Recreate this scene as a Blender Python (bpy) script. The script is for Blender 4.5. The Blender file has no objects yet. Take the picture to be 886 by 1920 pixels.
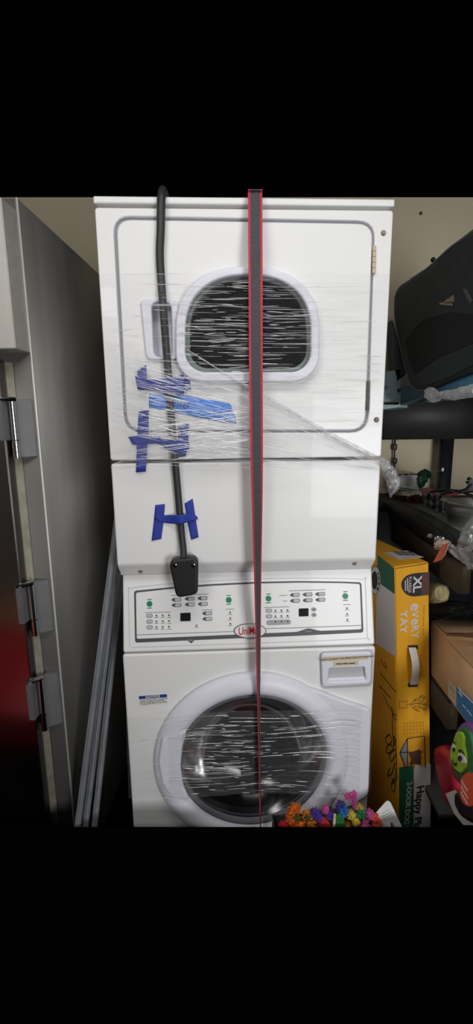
import bpy, bmesh, math, random
from mathutils import Vector, Matrix, noise
random.seed(7)
S = bpy.context.scene
COL = S.collection
H = 1.49                                   # camera height above the floor
F_PX, PITCH, YAW, ROLL = 851.0, .1918, -.0448, -.0107
W_PX, H_PX = 886, 1920
V = Vector

# ------------------------------------------------------------------ camera
fw = V((-math.sin(YAW)*math.cos(PITCH), math.cos(YAW)*math.cos(PITCH), -math.sin(PITCH)))
xr = V((math.cos(YAW), math.sin(YAW), 0)); up = xr.cross(fw)
c_, s_ = math.cos(ROLL), math.sin(ROLL)
BX, BU, BF = xr*c_+up*s_, -xr*s_+up*c_, fw
EYE = V((0, 0, H))
cd = bpy.data.cameras.new('camera'); cam = bpy.data.objects.new('camera', cd); COL.objects.link(cam)
cd.sensor_fit = 'VERTICAL'; cd.sensor_height = 36; cd.sensor_width = 36; cd.lens = F_PX/H_PX*36; cd.clip_start = .02
m = Matrix.Identity(4)
for i in range(3): m[i][0], m[i][1], m[i][2], m[i][3] = BX[i], BU[i], -BF[i], EYE[i]
cam.matrix_world = m
S.camera = cam

def ray(x, y): return BF + BX*((x-443)/F_PX) + BU*((960-y)/F_PX)
def atY(x, y, Y): d = ray(x, y); return EYE + d*(Y/d.y)
def atZ(x, y, Z): d = ray(x, y); return EYE + d*((Z-H)/d.z)

class Pl:                                  # a plane in the place, with its own 2-D axes
    def __init__(s, o, n):
        s.o = V(o); s.n = V(n).normalized()
        s.ex = V((0, 0, 1)).cross(s.n).normalized(); s.et = s.n.cross(s.ex)
    def pt(s, x, y, off=0):
        d = ray(x, y); t = ((s.o + s.n*off) - EYE).dot(s.n)/d.dot(s.n); return EYE + d*t
    def lo(s, x, y, off=0):
        p = s.pt(x, y, off) - s.o; return (p.dot(s.ex), p.dot(s.et))
    def w(s, a, b, off=0): return s.o + s.ex*a + s.et*b + s.n*off
    def mat(s):
        M = Matrix.Identity(4)
        for i in range(3): M[i][0], M[i][1], M[i][2], M[i][3] = s.ex[i], s.et[i], s.n[i], s.o[i]
        return M

# ------------------------------------------------------------------ materials
def nodes(name):
    m = bpy.data.materials.new(name); m.use_nodes = True
    nt = m.node_tree; return m, nt, nt.nodes, nt.links, nt.nodes['Principled BSDF']
def lin(c):
    return tuple(((v/255)/12.92 if v/255 <= .04045 else ((v/255+.055)/1.055)**2.4) for v in c) + (1,)
def mat(name, rgb, rough=.5, metal=0, spec=.5, var=.0, scale=8, stretch=(1, 1, 1), bump=0, coat=0, rvar=0, sub=0):
    m, nt, N, L, b = nodes(name)
    c = lin(rgb); b.inputs['Base Color'].default_value = c
    b.inputs['Roughness'].default_value = rough; b.inputs['Metallic'].default_value = metal
    b.inputs['Specular IOR Level'].default_value = spec; b.inputs['Coat Weight'].default_value = coat
    tc = N.new('ShaderNodeTexCoord'); mp = N.new('ShaderNodeMapping'); mp.inputs['Scale'].default_value = stretch
    L.new(tc.outputs['Object'], mp.inputs['Vector'])
    nz = N.new('ShaderNodeTexNoise'); nz.inputs['Scale'].default_value = scale; nz.inputs['Detail'].default_value = 5
    L.new(mp.outputs[0], nz.inputs['Vector'])
    v = max(var, .015)
    rp = N.new('ShaderNodeMapRange'); rp.inputs[1].default_value = .3; rp.inputs[2].default_value = .7
    rp.inputs[3].default_value = 1-v; rp.inputs[4].default_value = 1+v
    L.new(nz.outputs['Fac'], rp.inputs[0])
    mx = N.new('ShaderNodeMix'); mx.data_type = 'RGBA'; mx.blend_type = 'MULTIPLY'; mx.inputs[0].default_value = 1
    mx.inputs[6].default_value = c; L.new(rp.outputs[0], mx.inputs[7]); L.new(mx.outputs[2], b.inputs['Base Color'])
    if rvar:
        r2 = N.new('ShaderNodeMapRange'); r2.inputs[1].default_value = .3; r2.inputs[2].default_value = .7
        r2.inputs[3].default_value = rough-rvar; r2.inputs[4].default_value = rough+rvar
        L.new(nz.outputs['Fac'], r2.inputs[0]); L.new(r2.outputs[0], b.inputs['Roughness'])
    if bump:
        bp = N.new('ShaderNodeBump'); bp.inputs['Strength'].default_value = bump; bp.inputs['Distance'].default_value = .01
        L.new(nz.outputs['Fac'], bp.inputs['Height']); L.new(bp.outputs[0], b.inputs['Normal'])
    return m
def glass(name, tint, gloss=.12, rough=.03, thru=.9):
    m, nt, N, L, b = nodes(name); N.remove(b)
    t = N.new('ShaderNodeBsdfTransparent'); t.inputs[0].default_value = lin(tint)
    g = N.new('ShaderNodeBsdfGlossy'); g.inputs['Roughness'].default_value = rough; g.inputs[0].default_value = (.9, .9, .9, 1)
    f = N.new('ShaderNodeFresnel'); f.inputs[0].default_value = 1.45
    a = N.new('ShaderNodeMath'); a.operation = 'MULTIPLY_ADD'; a.inputs[1].default_value = 1; a.inputs[2].default_value = gloss*.2
    L.new(f.outputs[0], a.inputs[0])
    x = N.new('ShaderNodeMixShader'); L.new(a.outputs[0], x.inputs[0]); L.new(t.outputs[0], x.inputs[1]); L.new(g.outputs[0], x.inputs[2])
    L.new(x.outputs[0], N['Material Output'].inputs[0]); return m
def film(name, base, peak, sx, sy, thr, uv=True, white=(235, 235, 240), gl=.35):
    """clear plastic: see-through, with crease highlights put in as whiter, shinier streaks"""
    m, nt, N, L, b = nodes(name); N.remove(b)
    tc = N.new('ShaderNodeTexCoord'); mp = N.new('ShaderNodeMapping'); mp.inputs['Scale'].default_value = (sx, sy, sx if not uv else 1)
    L.new(tc.outputs['UV' if uv else 'Object'], mp.inputs['Vector'])
    nz = N.new('ShaderNodeTexNoise'); nz.inputs['Scale'].default_value = 1; nz.inputs['Detail'].default_value = 4; nz.inputs['Roughness'].default_value = .7
    L.new(mp.outputs[0], nz.inputs['Vector'])
    mr = N.new('ShaderNodeMapRange'); mr.inputs[1].default_value = thr; mr.inputs[2].default_value = thr+.16
    mr.inputs[3].default_value = base; mr.inputs[4].default_value = peak; L.new(nz.outputs['Fac'], mr.inputs[0])  # streak mask; its white stands in for wrinkle highlights
    t = N.new('ShaderNodeBsdfTransparent'); t.inputs[0].default_value = (.985, .985, .985, 1)
    d = N.new('ShaderNodeBsdfDiffuse'); d.inputs[0].default_value = lin(white)
    tr = N.new('ShaderNodeBsdfTranslucent'); tr.inputs[0].default_value = lin(white)
    g = N.new('ShaderNodeBsdfGlossy'); g.inputs['Roughness'].default_value = .28
    bp = N.new('ShaderNodeBump'); bp.inputs['Strength'].default_value = .9; bp.inputs['Distance'].default_value = .004
    L.new(nz.outputs['Fac'], bp.inputs['Height']); L.new(bp.outputs[0], g.inputs['Normal'])
    x0 = N.new('ShaderNodeMixShader'); x0.inputs[0].default_value = .25; L.new(d.outputs[0], x0.inputs[1]); L.new(tr.outputs[0], x0.inputs[2])
    x1 = N.new('ShaderNodeMixShader'); x1.inputs[0].default_value = gl; L.new(x0.outputs[0], x1.inputs[1]); L.new(g.outputs[0], x1.inputs[2])
    x2 = N.new('ShaderNodeMixShader'); L.new(mr.outputs[0], x2.inputs[0]); L.new(t.outputs[0], x2.inputs[1]); L.new(x1.outputs[0], x2.inputs[2])
    L.new(x2.outputs[0], N['Material Output'].inputs[0]); return m

M = dict(
 white=mat('white_enamel', (236, 236, 235), .38, coat=.1, var=.015, scale=3),
 whiteb=mat('white_plastic', (228, 228, 238), .42),
 whitec=mat('console_white', (232, 232, 232), .4),
 rim=mat('door_seal_grey', (150, 150, 160), .6),
 bezel=mat('bezel_green_grey', (112, 122, 122), .4),
 cavity=mat('dark_interior', (46, 45, 50), .6),
 dark=mat('black_plastic', (26, 27, 30), .45),
 cord=mat('cord_rubber', (42, 43, 46), .5, bump=.1, scale=90),
 steel=mat('brushed_steel', (196, 194, 190), .36, 1, var=.06, scale=5, stretch=(1, 1, 14), rvar=.06),
 steelside=mat('brushed_steel_side', (150, 148, 144), .5, .75, var=.05, scale=2.2, stretch=(6, 6, .5), rvar=.04),
 plate=mat('dull_hinge_steel', (112, 113, 114), .55, .4, var=.08, scale=20), frame=mat('dull_steel_frame', (120, 118, 113), .5, .45, var=.08, scale=4, stretch=(1, 1, .5)), edge=mat('bright_steel_edge', (214, 212, 206), .45, .3), galv=mat('worn_steel_front', (190, 187, 181), .5, .5, var=.06, scale=60, rvar=.06),
 door=mat('polished_steel_door', (150, 146, 146), .2, 1, var=.05, scale=4, stretch=(1, 1, .4), rvar=.05),
 chrome=mat('chrome', (225, 225, 228), .12, 1),
 gasket=mat('old_gasket', (150, 146, 130), .7, var=.2, scale=40),
 tube=mat('grey_tube', (112, 115, 120), .5, .2, var=.15, scale=30),
 blue=mat('blue_tape', (38, 58, 156), .65, var=.08, scale=25, bump=.15),
 bluel=mat('light_blue_tape', (74, 142, 238), .6, var=.06, scale=25, bump=.1),
 ink=mat('pen_ink', (38, 50, 90), .7),
 webbing=mat('grey_webbing', (74, 72, 76), .8, var=.18, scale=60, stretch=(1, 1, 8), bump=.3),
 red=mat('red_webbing', (198, 46, 70), .75, var=.12, scale=80, bump=.2),
 screw=mat('worn_screw', (150, 138, 128), .4, .6, var=.2, scale=60),
 screwd=mat('rusty_screw', (96, 84, 78), .5, .4, var=.3, scale=60),
 outline=mat('console_grey', (74, 76, 80), .5),
 btn=mat('button_grey', (160, 160, 164), .5), btnl=mat('button_light', (192, 192, 195), .5),
 green=mat('button_green', (18, 128, 84), .45), greent=mat('print_green', (70, 150, 120), .6),
 disp=mat('display_black', (26, 26, 30), .5, spec=.1), mark=mat('small_print', (140, 140, 145), .7),
 logo=mat('logo_red', (190, 40, 48), .5), badge=mat('badge_white', (230, 228, 226), .35),
 navy=mat('notice_blue', (30, 58, 136), .6), paper=mat('label_paper', (222, 222, 218), .7),
 beige=mat('beige_label', (206, 190, 164), .7, var=.06), txtd=mat('dark_print', (60, 52, 48), .8),
 rubber=mat('grey_rubber', (96, 98, 102), .6), drum=mat('drum_steel', (96, 96, 98), .5, .5, var=.1),
 yellow=mat('yellow_carton', (222, 158, 22), .65, var=.05, scale=30, stretch=(1, 1, .3)),
 bgreen=mat('print_dark_green', (30, 92, 62), .65), bwhite=mat('print_white', (205, 200, 198), .7),
 bblack=mat('print_black', (36, 34, 38), .65), bbrown=mat('print_brown', (84, 52, 42), .65), bline=mat('print_line', (64, 50, 22), .7),
 bgrid=mat('print_faint', (178, 124, 14), .7), strapw=mat('plastic_handle', (214, 208, 202), .45),
 card=mat('brown_cardboard', (176, 138, 100), .8, var=.08, scale=12), cardd=mat('cardboard_torn', (120, 92, 66), .9, var=.2, scale=40),
 board=mat('brown_beam', (54, 42, 24), .7, var=.15, scale=5, stretch=(1, 1, 4)),
 beam=mat('blue_black_beam', (66, 104, 130), .3, .2, var=.1, scale=6), shelf=mat('black_shelf', (44, 43, 42), .55, var=.2, scale=6),
 post=mat('black_post', (20, 22, 27), .5), deck=mat('grey_deck', (92, 96, 92), .5),
 bag=mat('black_nylon', (38, 46, 50), .6, var=.2, scale=20, bump=.3), mesh=mat('black_mesh', (18, 22, 24), .8, var=.3, scale=300),
 piping=mat('dark_piping', (104, 108, 114), .5), tan=mat('tan_mesh', (150, 136, 112), .8, var=.3, scale=90), fold=mat('grey_fabric', (84, 84, 86), .8, var=.1),
 pale=mat('pale_blue_carton', (172, 196, 200), .6), cream=mat('cream_paper', (222, 214, 186), .8),
 wall=mat('cream_wall', (204, 192, 164), .85, var=.05, scale=3, bump=.08),
 wallblank=mat('room_wall', (150, 146, 138), .9, var=.04, scale=3),
 floor=mat('black_rubber_floor', (5, 5, 5), 1, spec=0), ceil=mat('black_ceiling', (4, 4, 4), 1, spec=0),
 gtoy=mat('dark_green_toy', (16, 62, 42), .5, var=.2, scale=30), blackp=mat('crumpled_black', (15, 15, 16), .55, var=.3, scale=20, bump=.3),
 orangep=mat('orange_packet', (140, 84, 36), .4, var=.4, scale=14), zebra=mat('silver_packet', (150, 150, 154), .3, .5, var=.3, scale=20),
 maroon=mat('maroon_packet', (84, 22, 34), .5, var=.3, scale=20), pink=mat('pink_disc', (178, 92, 104), .6), coral=mat('coral_tag', (226, 110, 84), .6, var=.15, scale=30), bone=mat('beige_toy', (200, 180, 158), .8, var=.15, scale=30),
 roll=mat('straw_roll', (172, 156, 112), .85, var=.35, scale=30, stretch=(6, 1, 1), bump=.4),
 cardblue=mat('blue_card', (32, 120, 176), .5), redbag=mat('red_packet', (176, 32, 60), .3, var=.35, scale=14, bump=.3),
 avp=mat('purple_plush', (112, 66, 132), .95, var=.15, scale=60, bump=.4), avg=mat('green_plush', (56, 112, 64), .95, var=.12, scale=60, bump=.4),
 avl=mat('lime_plush', (158, 196, 44), .95, var=.08, scale=60, bump=.3), avb=mat('brown_plush', (84, 62, 44), .95, var=.1, scale=60, bump=.3),
 eyew=mat('eye_white', (225, 225, 220), .6), tagr=mat('orange_tag', (234, 82, 34), .5), tagw=mat('tag_white', (235, 232, 226), .6),
 blockred=mat('red_paint', (196, 14, 34), .35), lampb=mat('lamp_body', (210, 210, 208), .5), foil=mat('foil', (190, 190, 195), .25, .9, bump=.5, scale=40),
 gl=glass('dryer_glass', (176, 178, 184), .12), glw=glass('washer_glass', (160, 160, 164), .1, .16),
 filmA=film('stretch_film_upper', .03, .5, 2.2, 95, .60), filmB=film('stretch_film_lower', .04, .5, 2.6, 70, .59),
 filmW=film('stretch_film_washer', .07, .45, 2.4, 60, .57), filmR=film('bunched_film', .24, .75, 45, 45, .5, uv=False, gl=.25),
 tailf=film('film_tail', .10, .62, 45, 45, .5, uv=False, gl=.3), polybagd=film('grey_poly_bag', .5, .85, 14, 30, .48, uv=False, gl=.12, white=(160, 158, 154)),
 glint_strand=film('film_crease_glint', .8, .98, 30, 30, .4, uv=False, gl=.22, white=(254, 254, 255)),  # near-white colour carries the crease highlights
 polybag=film('clear_poly_bag', .42, .85, 14, 30, .48, uv=False, gl=.15, white=(232, 232, 232)),
)
for n_, c in dict(y_orange=(236, 116, 22), y_amber=(236, 150, 30), y_olive=(96, 92, 34), y_red=(206, 34, 44), y_purple=(96, 62, 168), y_pink=(222, 92, 166),
                  y_violet=(74, 56, 140), y_blue=(44, 124, 208), y_yellow=(224, 196, 66), y_green=(52, 134, 92), y_coral=(226, 82, 50), y_leaf=(38, 126, 48)).items():
    M[n_] = mat(n_.replace('y_', 'yarn_'), tuple(int(v*.88) for v in c), .95, var=.25, scale=70, bump=.3)

# ------------------------------------------------------------------ building helpers
def root_of(o):
    while o.parent: o = o.parent
    return o
def link_mesh(name, me, mt, parent=None, smooth=True, label=None):
    """mesh given in world coordinates; its frame becomes the thing's base, or its own base"""
    for p in me.polygons: p.use_smooth = smooth
    me.materials.clear(); me.materials.append(mt if not isinstance(mt, str) else M[mt])
    o = bpy.data.objects.new(name, me); me.name = name; COL.objects.link(o)
    if parent is not None:
        me.transform(Matrix.Translation(-root_of(parent).location)); o.parent = parent
    else:
        xs = [v.co for v in me.vertices]
        c = V(((min(v.x for v in xs)+max(v.x for v in xs))/2, (min(v.y for v in xs)+max(v.y for v in xs))/2, min(v.z for v in xs)))
        me.transform(Matrix.Translation(-c)); o.location = c
    if label: o['label'] = label
    return o
def auto(me, ang=40):
    bm = bmesh.new(); bm.from_mesh(me)
    for e in bm.edges:
        if len(e.link_faces) == 2 and e.calc_face_angle(0) > math.radians(ang): e.smooth = False
    bm.to_mesh(me); bm.free()
def ob(name, bm, mt, parent=None, label=None, smooth=True):
    bmesh.ops.recalc_face_normals(bm, faces=bm.faces[:]) if smooth != 'keep' else None
    me = bpy.data.meshes.new(name); bm.to_mesh(me); bm.free()
    auto(me); return link_mesh(name, me, mt, parent, True, label)
def thing(name, label, cat, loc, group=None):
    o = bpy.data.objects.new(name, None); COL.objects.link(o); o.location = loc; o.empty_display_size = .05
    return tag(o, label, cat, group)
def tag(o, label, cat, group=None):
    o['label'] = label; o['category'] = cat
    if group: o['group'] = group
    return o
def struct(o): o['kind'] = 'structure'; return o

def box(bm, c, s, R=None, bev=0):
    r = bmesh.ops.create_cube(bm, size=1)
    vs = r['verts']
    for v in vs: v.co = V((v.co.x*s[0], v.co.y*s[1], v.co.z*s[2]))
    if bev:
        es = list({e for v in vs for e in v.link_edges})
        rb = bmesh.ops.bevel(bm, geom=es, offset=bev, segments=3, affect='EDGES', profile=.5)
        vs = list({v for f in rb['faces'] for v in f.verts} | {v for v in vs if v.is_valid})
    for v in vs: v.co = (R @ v.co if R else v.co) + V(c)
    return vs
def hexa(bm, p):
    """box from 8 corner points: 4 front (ccw) then 4 back"""
    v = [bm.verts.new(q) for q in p]
    for f in ((0, 1, 2, 3), (7, 6, 5, 4), (0, 4, 5, 1), (1, 5, 6, 2), (2, 6, 7, 3), (3, 7, 4, 0)): bm.faces.new([v[i] for i in f])
def smooth_path(pts, n=6):
    pts = [V(p) for p in pts]; out = []
    for i in range(len(pts)-1):
        p0 = pts[max(i-1, 0)]; p1 = pts[i]; p2 = pts[i+1]; p3 = pts[min(i+2, len(pts)-1)]
        for k in range(n):
            t = k/n
            out.append(.5*((2*p1)+(p2-p0)*t+(2*p0-5*p1+4*p2-p3)*t*t+(3*p1-p0-3*p2+p3)*t**3))
    return out+[pts[-1]]
def tube(bm, pts, r, seg=8, cap=True, wob=0, closed=False):
    pts = [V(p) for p in pts]; n = len(pts); rings = []; prev = None
    for i, p in enumerate(pts):
        t = (pts[(i+1) % n if closed else min(i+1, n-1)]-pts[i-1 if closed else max(i-1, 0)])
        t = t.normalized() if t.length > 1e-9 else V((0, 0, 1))
        if prev is None:
            a = t.orthogonal().normalized()
        else:
            a = prev-t*prev.dot(t); a = a.normalized() if a.length > 1e-9 else t.orthogonal().normalized()
        prev = a; b = t.cross(a); rr = r[i] if isinstance(r, (list, tuple)) else r
        ring = []
        for k in range(seg):
            an = 2*math.pi*k/seg; q = rr
            if wob: q = rr*(1+wob*noise.noise(V((p.x*60+math.cos(an)*2, p.y*60+math.sin(an)*2, p.z*60))))
            ring.append(bm.verts.new(p+(a*math.cos(an)+b*math.sin(an))*q))
        rings.append(ring)
    for i in range(n if closed else n-1):
        A, B = rings[i], rings[(i+1) % n]
        for k in range(seg): bm.faces.new((A[k], A[(k+1) % seg], B[(k+1) % seg], B[k]))
    if cap and not closed:
        bm.faces.new(rings[0][::-1]); bm.faces.new(rings[-1])
def lathe(bm, prof, c, axis='Y', seg=72, closed=False):
    """profile of (radius, position along axis)"""
    rings = []
    for r, h in prof:
        ring = []
        for k in range(seg):
            a = 2*math.pi*k/seg; u, w = r*math.cos(a), r*math.sin(a)
            p = V((u, h, w)) if axis == 'Y' else V((u, w, h))
            ring.append(bm.verts.new(V(c)+p))
        rings.append(ring)
    for i in range(len(rings) if closed else len(rings)-1):
        A, B = rings[i], rings[(i+1) % len(rings)]
        for k in range(seg): bm.faces.new((A[k], A[(k+1) % seg], B[(k+1) % seg], B[k]))
def blob(bm, c, s, sub=3, amp=.15, fr=30, R=None, seed=0):
    r = bmesh.ops.create_icosphere(bm, subdivisions=sub, radius=1)
    for v in r['verts']:
        d = 1+amp*noise.noise(v.co*fr*.1+V((seed*3.1, seed*1.7, seed)))+amp*.5*noise.noise(v.co*fr*.25+V((seed, seed*2.3, 0)))
        p = V((v.co.x*s[0]*d, v.co.y*s[1]*d, v.co.z*s[2]*d)); v.co = (R @ p if R else p)+V(c)
def rr(x0, y0, x1, y1, r, n=6):
    out = []
    for cx, cy, a0 in ((x1-r, y1-r, 0), (x0+r, y1-r, 90), (x0+r, y0+r, 180), (x1-r, y0+r, 270)):
        for k in range(n+1):
            a = math.radians(a0+90*k/n); out.append((cx+r*math.cos(a), cy+r*math.sin(a)))
    return out
def roundpoly(pts, r, n=5):
    out = []; N_ = len(pts)
    for i in range(N_):
        p = V(pts[i]).to_2d() if len(pts[i]) > 2 else V(pts[i]); a = V(pts[i-1]); b = V(pts[(i+1) % N_])
        ra = min(r, (a-p).length*.45); rb = min(r, (b-p).length*.45)
        s = p+(a-p).normalized()*ra; e = p+(b-p).normalized()*rb
        for k in range(n+1):
            t = k/n; out.append(tuple(s*(1-t)**2+p*2*t*(1-t)+e*t*t))
    return out
def ellipse(cx, cy, rx, ry, n=36): return [(cx+rx*math.cos(2*math.pi*k/n), cy+ry*math.sin(2*math.pi*k/n)) for k in range(n)]
DG = None
def curve_mesh(cu):
    o = bpy.data.objects.new('tmp', cu); COL.objects.link(o)
    dg = bpy.context.evaluated_depsgraph_get(); dg.update()
    me = bpy.data.meshes.new_from_object(o.evaluated_get(dg)); bpy.data.objects.remove(o); bpy.data.curves.remove(cu); return me
def slab(name, pl, loops, back, thick, bevel, mt, parent=None, label=None, px=True, res=3):
    """flat piece with holes and rounded edges; its rear face lies 'back' in front of plane pl"""
    cu = bpy.data.curves.new('tmp', 'CURVE'); cu.dimensions = '2D'; cu.fill_mode = 'BOTH'
    for lp in loops:
        q = [pl.lo(x, y, back+thick) for x, y in lp] if px else lp
        sp = cu.splines.new('POLY'); sp.points.add(len(q)-1); sp.use_cyclic_u = True
        for p, (a, b) in zip(sp.points, q): p.co = (a, b, 0, 1)
    bevel = min(bevel, thick*.49)
    cu.extrude = thick/2-bevel; cu.bevel_depth = bevel; cu.bevel_resolution = res; cu.offset = -bevel
    me = curve_mesh(cu)
    me.transform(pl.mat() @ Matrix.Translation((0, 0, back+thick/2)))
    auto(me); return link_mesh(name, me, mt, parent, True, label)
def text(name, s, pl, x, y, hpx, mt, parent, off=.001, rot=0, sx=1, align='CENTER', thick=.0002, shear=0, bold=0):
    cu = bpy.data.curves.new('tmp', 'FONT'); cu.body = s; cu.align_x = align; cu.align_y = 'CENTER'; cu.fill_mode = 'BOTH'
    a = pl.lo(x, y, off)
    if abs(math.sin(rot)) > .7: b = pl.lo(x+hpx, y, off)
    else: b = pl.lo(x, y+hpx, off)
    size = math.hypot(a[0]-b[0], a[1]-b[1])
    cu.size = size*1.38; cu.extrude = thick; cu.shear = shear; cu.offset = bold*size
    me = curve_mesh(cu)
    me.transform(pl.mat() @ Matrix.Translation((a[0], a[1], off)) @ Matrix.Rotation(rot, 4, 'Z') @ Matrix.Diagonal((sx, 1, 1, 1)))
    return link_mesh(name, me, mt, parent, False)
def strokes(name, pl, lines, rpx, mt, parent, off=.0006, n=4):
    """drawn lines lying on a plane"""
    bm = bmesh.new()
    for ln in lines:
        p = [pl.pt(x, y, off) for x, y in ln]
        if len(p) > 2 and n > 1: p = smooth_path(p, n)
        r = (pl.pt(ln[0][0], ln[0][1], off)-pl.pt(ln[0][0]+1, ln[0][1], off)).length*rpx
        prev = None
        for i, q in enumerate(p):
            t = (p[min(i+1, len(p)-1)]-p[max(i-1, 0)]).normalized(); b = t.cross(pl.n)*r
            a = bm.verts.new(q-b); c = bm.verts.new(q+b)
            if prev: bm.faces.new((prev[0], prev[1], c, a))
            prev = (a, c)
    return ob(name, bm, mt, parent, smooth='keep')
def sheet(bm, fn, nu, nv, uv=True):
    vs = [[bm.verts.new(fn(i/nu, j/nv)) for i in range(nu+1)] for j in range(nv+1)]
    ul = bm.loops.layers.uv.verify()
    for j in range(nv):
        for i in range(nu):
            f = bm.faces.new((vs[j][i], vs[j][i+1], vs[j+1][i+1], vs[j+1][i]))
            for l, (a, b) in zip(f.loops, ((i, j), (i+1, j), (i+1, j+1), (i, j+1))): l[ul].uv = (a/nu, b/nv)
def lerp(a, b, t): return a+(b-a)*t
def pw(t, pts):
    for (t0, v0), (t1, v1) in zip(pts, pts[1:]):
        if t <= t1: return lerp(v0, v1, (t-t0)/(t1-t0))
    return pts[-1][1]

# ------------------------------------------------------------------ the room
bm = bmesh.new()
zs = H-1.045
e0, e1 = atZ(-900, 1550.5, zs), atZ(1786, 1550.5, zs)       # edge of the raised black rubber platform
d_ = (e1-e0).normalized()
def q4(a, b, c, d): bm.faces.new([bm.verts.new(p) for p in (a, b, c, d)])
q4(V((-1.6, -2, zs)), V((1.7, -2, zs)), e1, e0)
q4(e0, e1, V((e1.x, e1.y, 0)), V((e0.x, e0.y, 0)))
q4(V((e0.x, e0.y, 0)), V((e1.x, e1.y, 0)), V((1.9, 2.6, 0)), V((-1.9, 2.6, 0)))
struct(ob('floor', bm, 'floor'))
WT = atY(800, 370, 2.02).z
w0, w1 = atZ(-900, 370, WT), atZ(1786, 370, WT)
bm = bmesh.new(); q4(V((w0.x, w0.y, 0)), V((w1.x, w1.y, 0)), w1, w0); struct(ob('wall_back', bm, 'wall'))
WALL = Pl(w0, (w1-w0).cross(V((0, 0, 1))).normalized()); 
if WALL.n.y > 0: WALL = Pl(w0, -WALL.n)
bm = bmesh.new(); q4(V((-1.6, -2, WT)), V((1.7, -2, WT)), V((w1.x, w1.y+.02, WT)), V((w0.x, w0.y+.02, WT))); struct(ob('ceiling', bm, 'ceil'))
bm = bmesh.new(); q4(V((-1.6, -2, 0)), V((-1.6, -2, WT)), V((-1.6, w0.y, WT)), V((-1.6, w0.y, 0))); struct(ob('wall_left', bm, 'wallblank'))
bm = bmesh.new(); q4(V((1.7, -2, 0)), V((1.7, w1.y, 0)), V((1.7, w1.y, WT)), V((1.7, -2, WT))); struct(ob('wall_right', bm, 'wallblank'))
bm = bmesh.new(); q4(V((-1.6, -2, 0)), V((-1.6, -2, WT)), V((1.7, -2, WT)), V((1.7, -2, 0))); struct(ob('wall_front', bm, 'wallblank'))
# bolt holes in the wall
for nm, x, y, r, lab in (('wall_plug', 788, 400, 3.2, 'small plugged hole in the cream wall above the black pet carrier'),):
    p = WALL.pt(x, y, .001); b2 = bmesh.new(); lathe(b2, [(.0005, -.004), (.006, -.003), (.007, 0)], p, 'Y', 16)
    tag(ob(nm, b2, 'screwd'), lab, 'wall plug')

# ------------------------------------------------------------------ stacked washer and dryer
D = 1.146
DP = Pl((.08, D, H), (0, -1, 0))
XL, XR = -.2607, .4223
z1, z2, z3 = H+.485, H-.0904, H-.360
st = thing('stacked_washer_dryer', 'white stacked laundry unit with a dryer above a front-load washer', 'washer dryer', (.08, 1.49, 0))
def L_(x, z): return (x-.08, z-H)           # local coords on DP
YB = 1.86
# dryer cabinet
TOP = atY(456, 370.5, D).z
slab('top_panel', DP, [rr(*L_(XL-.002, z1+.0035), *L_(XR+.002, TOP), .004)], -.7, .702, .004, 'white', st, px=False)
door_o = [(214, 446), (214, 430), (215, 408), (240, 408), (660, 414), (697, 416), (700, 432), (700, 470), (692, 700), (687, 790), (686, 808), (665, 810), (260, 810), (236, 808), (234, 790), (226, 640)]
hole = roundpoly([(211, 405), (703, 414), (689.5, 811), (233, 811)], .1 and 34)
doorl = roundpoly([(217, 411), (699, 419), (684.5, 807), (238, 807)], 30)
cab = slab('dryer_cabinet', DP, [rr(*L_(XL, z2+.004), *L_(XR, z1-.0035), .007), [DP.lo(x, y) for x, y in hole]], -.014, .014, .003, 'white', st, px=False)
bm = bmesh.new()
box(bm, ((XL+XR)/2, D+.358, (z1+z2)/2), (XR-XL-.004, .69, z1-z2-.008))
fr = [f for f in bm.faces if f.normal.y < -.9]; bmesh.ops.delete(bm, geom=fr, context='FACES')
ob('dryer_side', bm, 'white', cab)
slab('door_seal', DP, [roundpoly([(208, 402), (706, 411), (692, 814), (230, 814)], 36), roundpoly([(240, 440), (675, 440), (665, 780), (255, 780)], 30)], -.020, .012, .001, 'rim', cab)
def dshape(l, r, top, sh, bot, rad, n=40):
    out = []; cx = (l+r)/2
    for k in range(n+1):
        a = math.pi*k/n; e = 2.35
        out.append((cx+(r-l)/2*math.copysign(abs(math.cos(a))**(2/e), math.cos(a)), sh-(sh-top)*abs(math.sin(a))**(2/e)))
    # now at left shoulder; go down, bottom corners, up right
    out += [(l, lerp(sh, bot-rad, t)) for t in (.5,)]
    for k in range(9):
        a = math.pi+math.pi/2*k/8; out.append((l+rad+rad*math.cos(a), bot-rad-rad*math.sin(a)))
    for k in range(9):
        a = -math.pi/2+math.pi/2*k/8; out.append((r-rad+rad*math.cos(a), bot-rad-rad*math.sin(a)))
    return out
win = dshape(347, 583, 515, 622, 697, 38)
ringo = dshape(329, 599, 499, 618, 716, 52)
rec = roundpoly([(283, 567), (320, 567), (322, 669), (288, 669)], 12)
dd = slab('dryer_door', DP, [doorl, dshape(343, 587, 512, 622, 701, 40), rec], -.012, .014, .004, 'white', st)
slab('window_ring', DP, [ringo, win], .002, .022, .0055, 'whiteb', dd, res=5)
slab('window_bezel', DP, [dshape(345, 585, 513, 622, 699, 39), dshape(356, 575, 524, 626, 690, 34)], -.012, .016, .004, 'bezel', dd)
slab('window_glass', DP, [dshape(350, 580, 518, 623, 695, 37)], -.016, .004, .001, 'gl', dd)
bm = bmesh.new()
p0 = DP.pt(325, 495); p1 = DP.pt(605, 720)
box(bm, ((p0.x+p1.x)/2, D+.24, (p0.z+p1.z)/2), (p1.x-p0.x, .42, p0.z-p1.z))
bmesh.ops.delete(bm, geom=[f for f in bm.faces if f.normal.y < -.9], context='FACES')
ob('drum_opening', bm, 'cavity', dd)
hd = slab('door_handle', DP, [roundpoly([(262, 560), (334, 560), (336, 674), (274, 676)], 14), rec], .002, .009, .004, 'whiteb', dd)
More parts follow.
